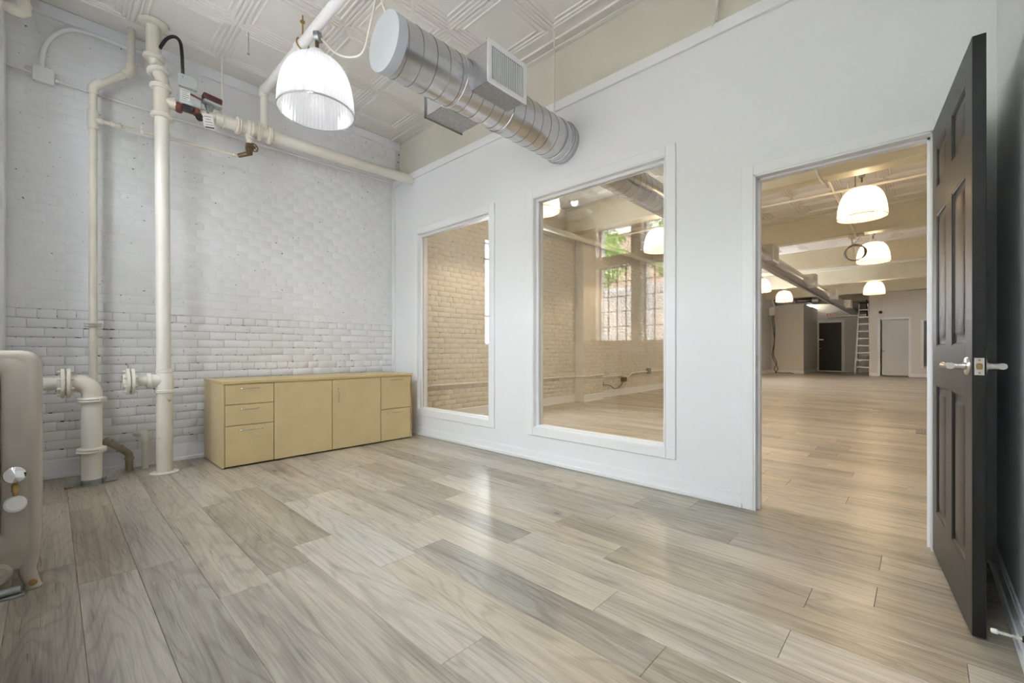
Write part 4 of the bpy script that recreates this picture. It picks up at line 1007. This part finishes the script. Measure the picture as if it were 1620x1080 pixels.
bm = B(); box(bm, EX+.01, 2.75, .03, EX+.055, 3.65, 2.35, .003); obj('leaf', bm, M['black'], d_)
bm = B(); box(bm, EX-.01, 3.46, 1.50, EX+.01, 3.64, 1.56, .004); obj('deadbolt', bm, M['nickel'], d_)
bm = B(); lathe(bm, [(.03, 0), (.03, .01), (.015, .02), (.03, .05), (.02, .07)], (EX+.01, 3.58, 1.10), (-1, 0, 0), 14); obj('door_knob', bm, M['nickel'], d_)
bm = B(); box(bm, EX-.02, 2.75, 0, EX+.05, 3.65, .03); obj('threshold', bm, M['alu'], d_)
d_ = bpy.data.objects.new('door_3', None); COL.objects.link(d_); d_.location = (XR, .8, 0); d_['kind'] = 'structure'; d_['label'] = 'pale grey door standing ajar in the far right partition'
bm = B(); box(bm, -.045, -.80, .14, 0, 0, 2.19, .003); box(bm, -.05, -.80, .03, .004, 0, .14, .003)
bmesh.ops.transform(bm, matrix=Matrix.Translation((XR+.10, 1.135, 0)) @ Matrix.Rotation(radians(4), 4, 'Z'), verts=bm.verts[:]); obj('leaf', bm, M['paledoor'], d_)
bm = B()
for z in (.35, 1.12, 1.92): box(bm, XR-.004, 1.165, z, XR+.06, 1.185, z+.10, .002)
obj('hinge', bm, M['nickel'], d_)
bm = B(); lathe(bm, [(.03, 0), (.03, .01), (.012, .02), (.028, .05), (.015, .06)], (XR+.06, 1.08, .98), (-1, 0, 0), 12); obj('door_knob', bm, M['nickel'], d_)
w = bpy.data.objects.new('window_13', None); COL.objects.link(w); w.location = (XR, -.3, .41); w['kind'] = 'structure'; w['label'] = 'small interior window at the far right of the hall'
bm = B()
for a, b_, c, d in ((-.75, -.67, .33, 2.17), (-.06, .02, .33, 2.17), (-.67, -.06, .33, .41), (-.67, -.06, 2.09, 2.17)): box(bm, XR-.015, a, c, XR+.02, b_, d, .003)
obj('casing', bm, M['trim'], w)
bm = B(); box(bm, XR+.05, -.74, .42, XR+.056, .01, 2.08); obj('pane', bm, M['glass'], w, sharp=0)

# exit sign
ES = thing('exit_sign', (EX-.04, 3.17, 2.70), 'white EXIT sign with red letters above the far black door', 'sign')
bm = B(); box(bm, EX-.07, 2.98, 2.60, EX, 3.34, 2.82, .008); obj('housing', bm, M['plastic'], ES)
cu = bpy.data.curves.new('exit', 'FONT'); cu.body = 'EXIT'; cu.size = .17; cu.extrude = .003; cu.align_x = 'CENTER'; cu.align_y = 'CENTER'
to = bpy.data.objects.new('exit_tmp', cu); me = bpy.data.meshes.new_from_object(to); bpy.data.objects.remove(to); me.name = 'letters'; me.materials.append(M['signred'])
lo = bpy.data.objects.new('letters', me); link(lo, ES); lo.location = (-.035, -.01, .012); lo.rotation_euler = (pi/2, 0, -pi/2)
# dome security camera
SC = thing('security_camera', (XR-.05, 1.17, 2.52), 'small black round camera on the wall above the pale far door', 'camera')
bm = B(); lathe(bm, [(.03, -.02), (.055, 0), (.055, .02), (.04, .05), (.015, .065)], (XR-.005, 1.17, 2.50), (-1, 0, 0), 18); obj('housing', bm, M['rubber'], SC)
bm = B(); box(bm, XR-.012, 1.164, 2.52, XR, 1.176, 3.15); obj('cable_cover', bm, M['hallwall'], SC)
# step ladder in the corridor
LD = thing('step_ladder', (23.6, 1.85, 0), 'aluminium and grey step ladder standing in the gap beside the far door', 'ladder')
def lad_side(x0, xt, sgn):
    pass
lx = 23.3
for ys_, yt in ((2.06, 1.92), (1.50, 1.64)):
    bm = B(); tube(bm, [(lx, ys_, 0), (lx+.25, yt, 3.02)], .022, 6); obj('front_rail', bm, M['alu'], LD)
    bm = B(); tube(bm, [(lx+1.2, ys_, 0), (lx+.30, yt, 3.0)], .018, 6); obj('rear_rail', bm, M['steel'], LD)
for k in range(9):
    t_ = (k+1)/10; z = 3.02*t_; h_ = .28-.14*t_; yc = 1.78
    bm = B(); box(bm, lx+.25*t_-.04, yc-h_, z-.022, lx+.25*t_+.04, yc+h_, z+.022, .002)
    if k < 5: tube(bm, [(lx+.25*t_, yc+h_-.01, z-.10), (lx+.25*t_, yc+h_-.12, z)], .008, 5)
    obj('step', bm, M['alu'], LD)
bm = B(); box(bm, lx+.18, 1.62, 2.98, lx+.40, 1.94, 3.04, .006); obj('top_cap', bm, M['rubber'], LD)
# flexible silver duct on top of the left block
FD = thing('flexible_duct', (22.4, 4.3, 3.14), 'crinkled silver flexible duct lying above the boxed out room', 'duct')
bm = B(); rings = []
P = smooth_path([(22.25, 5.0-.2, 3.12), (22.2, 4.3, 3.15), (22.15, 3.6, 3.15), (22.2, 3.35, 3.13)], 26)
tube(bm, P, [.13+.018*((i % 2)*2-1)*1 + .01*sin(i*1.7) for i in range(len(P))], 16); obj('hose', bm, M['galv'], FD, sharp=0)
bm = B(); lathe(bm, [(.15, 0), (.16, .01), (.16, .22), (.14, .24)], (22.2, 3.38, 3.13), (0, -1, 0), 22); obj('collar', bm, M['steel'], FD)
# hanging cables left of the left block
rc = random.Random(9)
for i, lab in enumerate(('black cable dropping beside the far brick wall to a tangle on the floor', 'second black cable dropping beside the far brick wall')):
    bm = B(); X_ = 21.95-.12*i; y_ = 4.80-.08*i
    pts = [(X_, y_, 2.54), (X_, y_+.02, 2.4), (X_, y_-.02, 2.0), (X_, y_-.06+.05*i, 1.4), (X_, y_+.02, .8), (X_, y_-.1, .45), (X_-.1, y_-.22+.2*i, .2), (X_-.1, y_-.12, .03)]
    for k in range(9 if i == 0 else 0): pts.append((X_-.25+rc.uniform(-.15, .15), y_-.2-.08*k, .02+rc.uniform(0, .05)))
    tube(bm, smooth_path(pts, 5), .014, 6); tag(obj('hanging_cable', bm, M['rubber']), lab, 'cable', 'cables hanging at the far left')
bm = B(); 
for k in range(5): tube(bm, [(21.9, 4.86-.03*k, 3.45-.2*k), (21.9, 4.72, 3.0)], .02, 6)
box(bm, 21.8, 4.70, 2.55, 21.98, 4.92, 2.90, .02); tag(obj('equipment_box', bm, M['conduit']), 'pale wall box with cables high beside the far brick wall', 'electrical box')
# mechanical unit at the far end of the duct
MU = thing('air_handler', (25.0, 2.0, 3.0), 'dark air handler at the end of the long duct above the corridor', 'air handler')
bm = B(); box(bm, 24.85, 1.56, 2.78, 25.6, 2.55, 3.19, .02); obj('casing', bm, M['vent'], MU)
bm = B(); box(bm, 24.86, 1.7, 2.56, 25.6, 2.9, 2.62, .01); obj('drain_pan', bm, M['alu'], MU)
bm = B(); tube(bm, smooth_path([(24.5, 1.6, 3.3), (24.2, 1.62, 3.0), (24.3, 1.6, 2.6), (24.5, 1.6, 2.3)], 5), .03, 8); tube(bm, smooth_path([(24.5, 1.75, 3.2), (24.1, 1.7, 2.85), (24.3, 1.72, 2.5)], 5), .025, 8); obj('hoses', bm, M['rubber'], MU)

# hall ceiling services seen through the doorway
SP = thing('sprinkler_branch', (8.0, 1.5, 3.35), 'thin cream pipe crossing under the hall ceiling behind the front doorway lamp', 'pipe')
bm = B(); tube(bm, [(8.0, BW, 3.35), (8.0, -.30, 3.35)], .020, 12); tube(bm, bend([(8.0, -.25, 3.35), (8.0, -.32, 3.35), (8.0, -.32, H)], .02), .020, 12); obj('pipe', bm, M['pipeclean'], SP)
bm = B()
for yk in (2.6, .7): tube(bm, [(8.0, yk, 3.35), (8.0, yk, H)], .006, 6)
obj('hanger', bm, M['bronze'], SP)
CB = thing('cable_bundle', (6.7, .98, 3.3), 'bundle of cream cables hanging from the first hall beam', 'cable')
for k in range(4):
    bm = B(); tube(bm, smooth_path([(6.66, .98+.02*k, 3.66), (6.65, .97+.015*k, 3.35), (6.66, .94-.01*k, 3.17-.01*k), (6.85, .90, 3.16), (7.05, .90+.02*k, 3.45), (7.1, .9+.02*k, 3.66)], 5), .009, 6); obj('cable', bm, M['pipeclean'], CB)
FC = thing('hall_conduit', (8.5, .9, 3.4), 'flexible conduit dropping from the hall ceiling beside the front doorway lamp', 'conduit')
bm = B(); tube(bm, smooth_path([(7.2, 1.05, 3.6), (7.6, .98, 3.45), (8.3, .93, 3.30), (9.2, .90, 3.18), (9.9, .88, 3.14), (10.3, .9, 3.12)], 6), .014, 8); obj('flex', bm, M['pipeclean'], FC)
bm = B(); box(bm, 8.6, .78, 3.42, 8.74, .92, 3.52, .006); tube(bm, [(8.67, .85, 3.5), (8.67, .85, H)], .012, 8); tube(bm, smooth_path([(8.67, .80, 3.45), (9.0, .83, 3.3), (9.6, .86, 3.15), (9.9, .87, 3.0)], 5), .012, 8); obj('box', bm, M['pipe'], FC)
CC = thing('cable_coil', (10.5, .95, 2.85), 'dark coil of cable hanging from the hall ceiling in the doorway view', 'cable')
for k in range(4):
    bm = B(); c = Vector((10.5, .92, 2.86)); tube(bm, [c+Vector((0.012*k-.02, (.145+.008*k)*cos(t), (.155-.006*k)*sin(t))) for t in [2*pi*i/28 for i in range(28)]], .010, 6, closed=True); obj('loop', bm, M['vent'], CC)
bm = B(); tube(bm, [(10.5, .98, 3.2), (10.5, .92, 2.72)], .012, 6); tube(bm, [(10.5, .80, 3.2), (10.5, .94, 3.02)], .010, 6); box(bm, 10.43, .78, 3.14, 10.57, 1.02, 3.20, .01); obj('tie', bm, M['pipe'], CC)
bm = B(); tube(bm, smooth_path([(11.3, .75, 3.35), (11.5, .3, 3.42), (11.6, -.3, 3.5)], 5), .01, 6); tag(obj('lamp_feed_cable', bm, M['bronze']), 'brown cable running right from the second lamp of the right row', 'cable')
# wall services in the hall by the brick wall, seen through the second window
bm = B(); tube(bm, [(3.3, 4.62, 3.08), (11.8, 4.62, 3.08)], .050, 16); tag(obj('hall_sprinkler_main', bm, M['beam']), 'long cream pipe along the hall brick wall, seen high in the second interior window', 'pipe')
bm = B(); tube(bm, [(3.3, BW-.03, .52), (7.0, BW-.03, .50), (7.03, BW-.225, .50), (7.74, BW-.225, .52), (7.78, BW-.06, .45), (8.8, BW-.03, .45), (9.0, BW-.03, .36), (9.3, BW-.03, .48), (11.8, BW-.03, .50)], .014, 8); tag(obj('conduit', bm, M['conduit']), 'thin conduit running low along the hall brick wall', 'conduit')
OB = thing('wall_outlet', (10.1, BW-.03, .50), 'metal outlet box on the low conduit of the hall brick wall', 'outlet')
bm = B(); box(bm, 10.04, BW-.07, .43, 10.18, BW, .57, .004); obj('box', bm, M['steel'], OB)
bm = B(); tube(bm, [(10.1, BW-.03, .57), (10.12, BW-.03, 1.1)], .008, 6); obj('cord', bm, M['conduit'], OB)
bm = B(); tube(bm, smooth_path([(7.80, BW-.04, 1.2), (7.82, BW-.05, .9), (7.90, BW-.06, .7), (7.84, BW-.05, .5), (7.95, BW-.08, .3), (7.85, BW-.04, .06)], 6), .009, 6)
tube(bm, smooth_path([(7.8, BW-.05, .28), (8.2, BW-.06, .26), (8.45, BW-.06, .17), (8.7, BW-.06, .22), (8.85, BW-.05, .33)], 6), .012, 6); box(bm, 8.8, BW-.08, .30, 8.95, BW, .40, .006)
tag(obj('loose_cables', bm, M['bronze']), 'tangle of loose cables and a plug on the hall brick wall beyond the pier', 'cable')
# floor vent
FV = thing('floor_vent', (7.36, -.03, 0), 'small dark metal floor vent beside the open black door edge', 'vent')
bm = B(); box(bm, 7.15, -.30, 0, 7.55, .05, .006, .002); obj('frame', bm, M['vent'], FV)
bm = B()
for k in range(12): box(bm, 7.18, -.27+.025*k, .006, 7.52, -.262+.025*k, .009)
obj('slats', bm, M['steel'], FV)
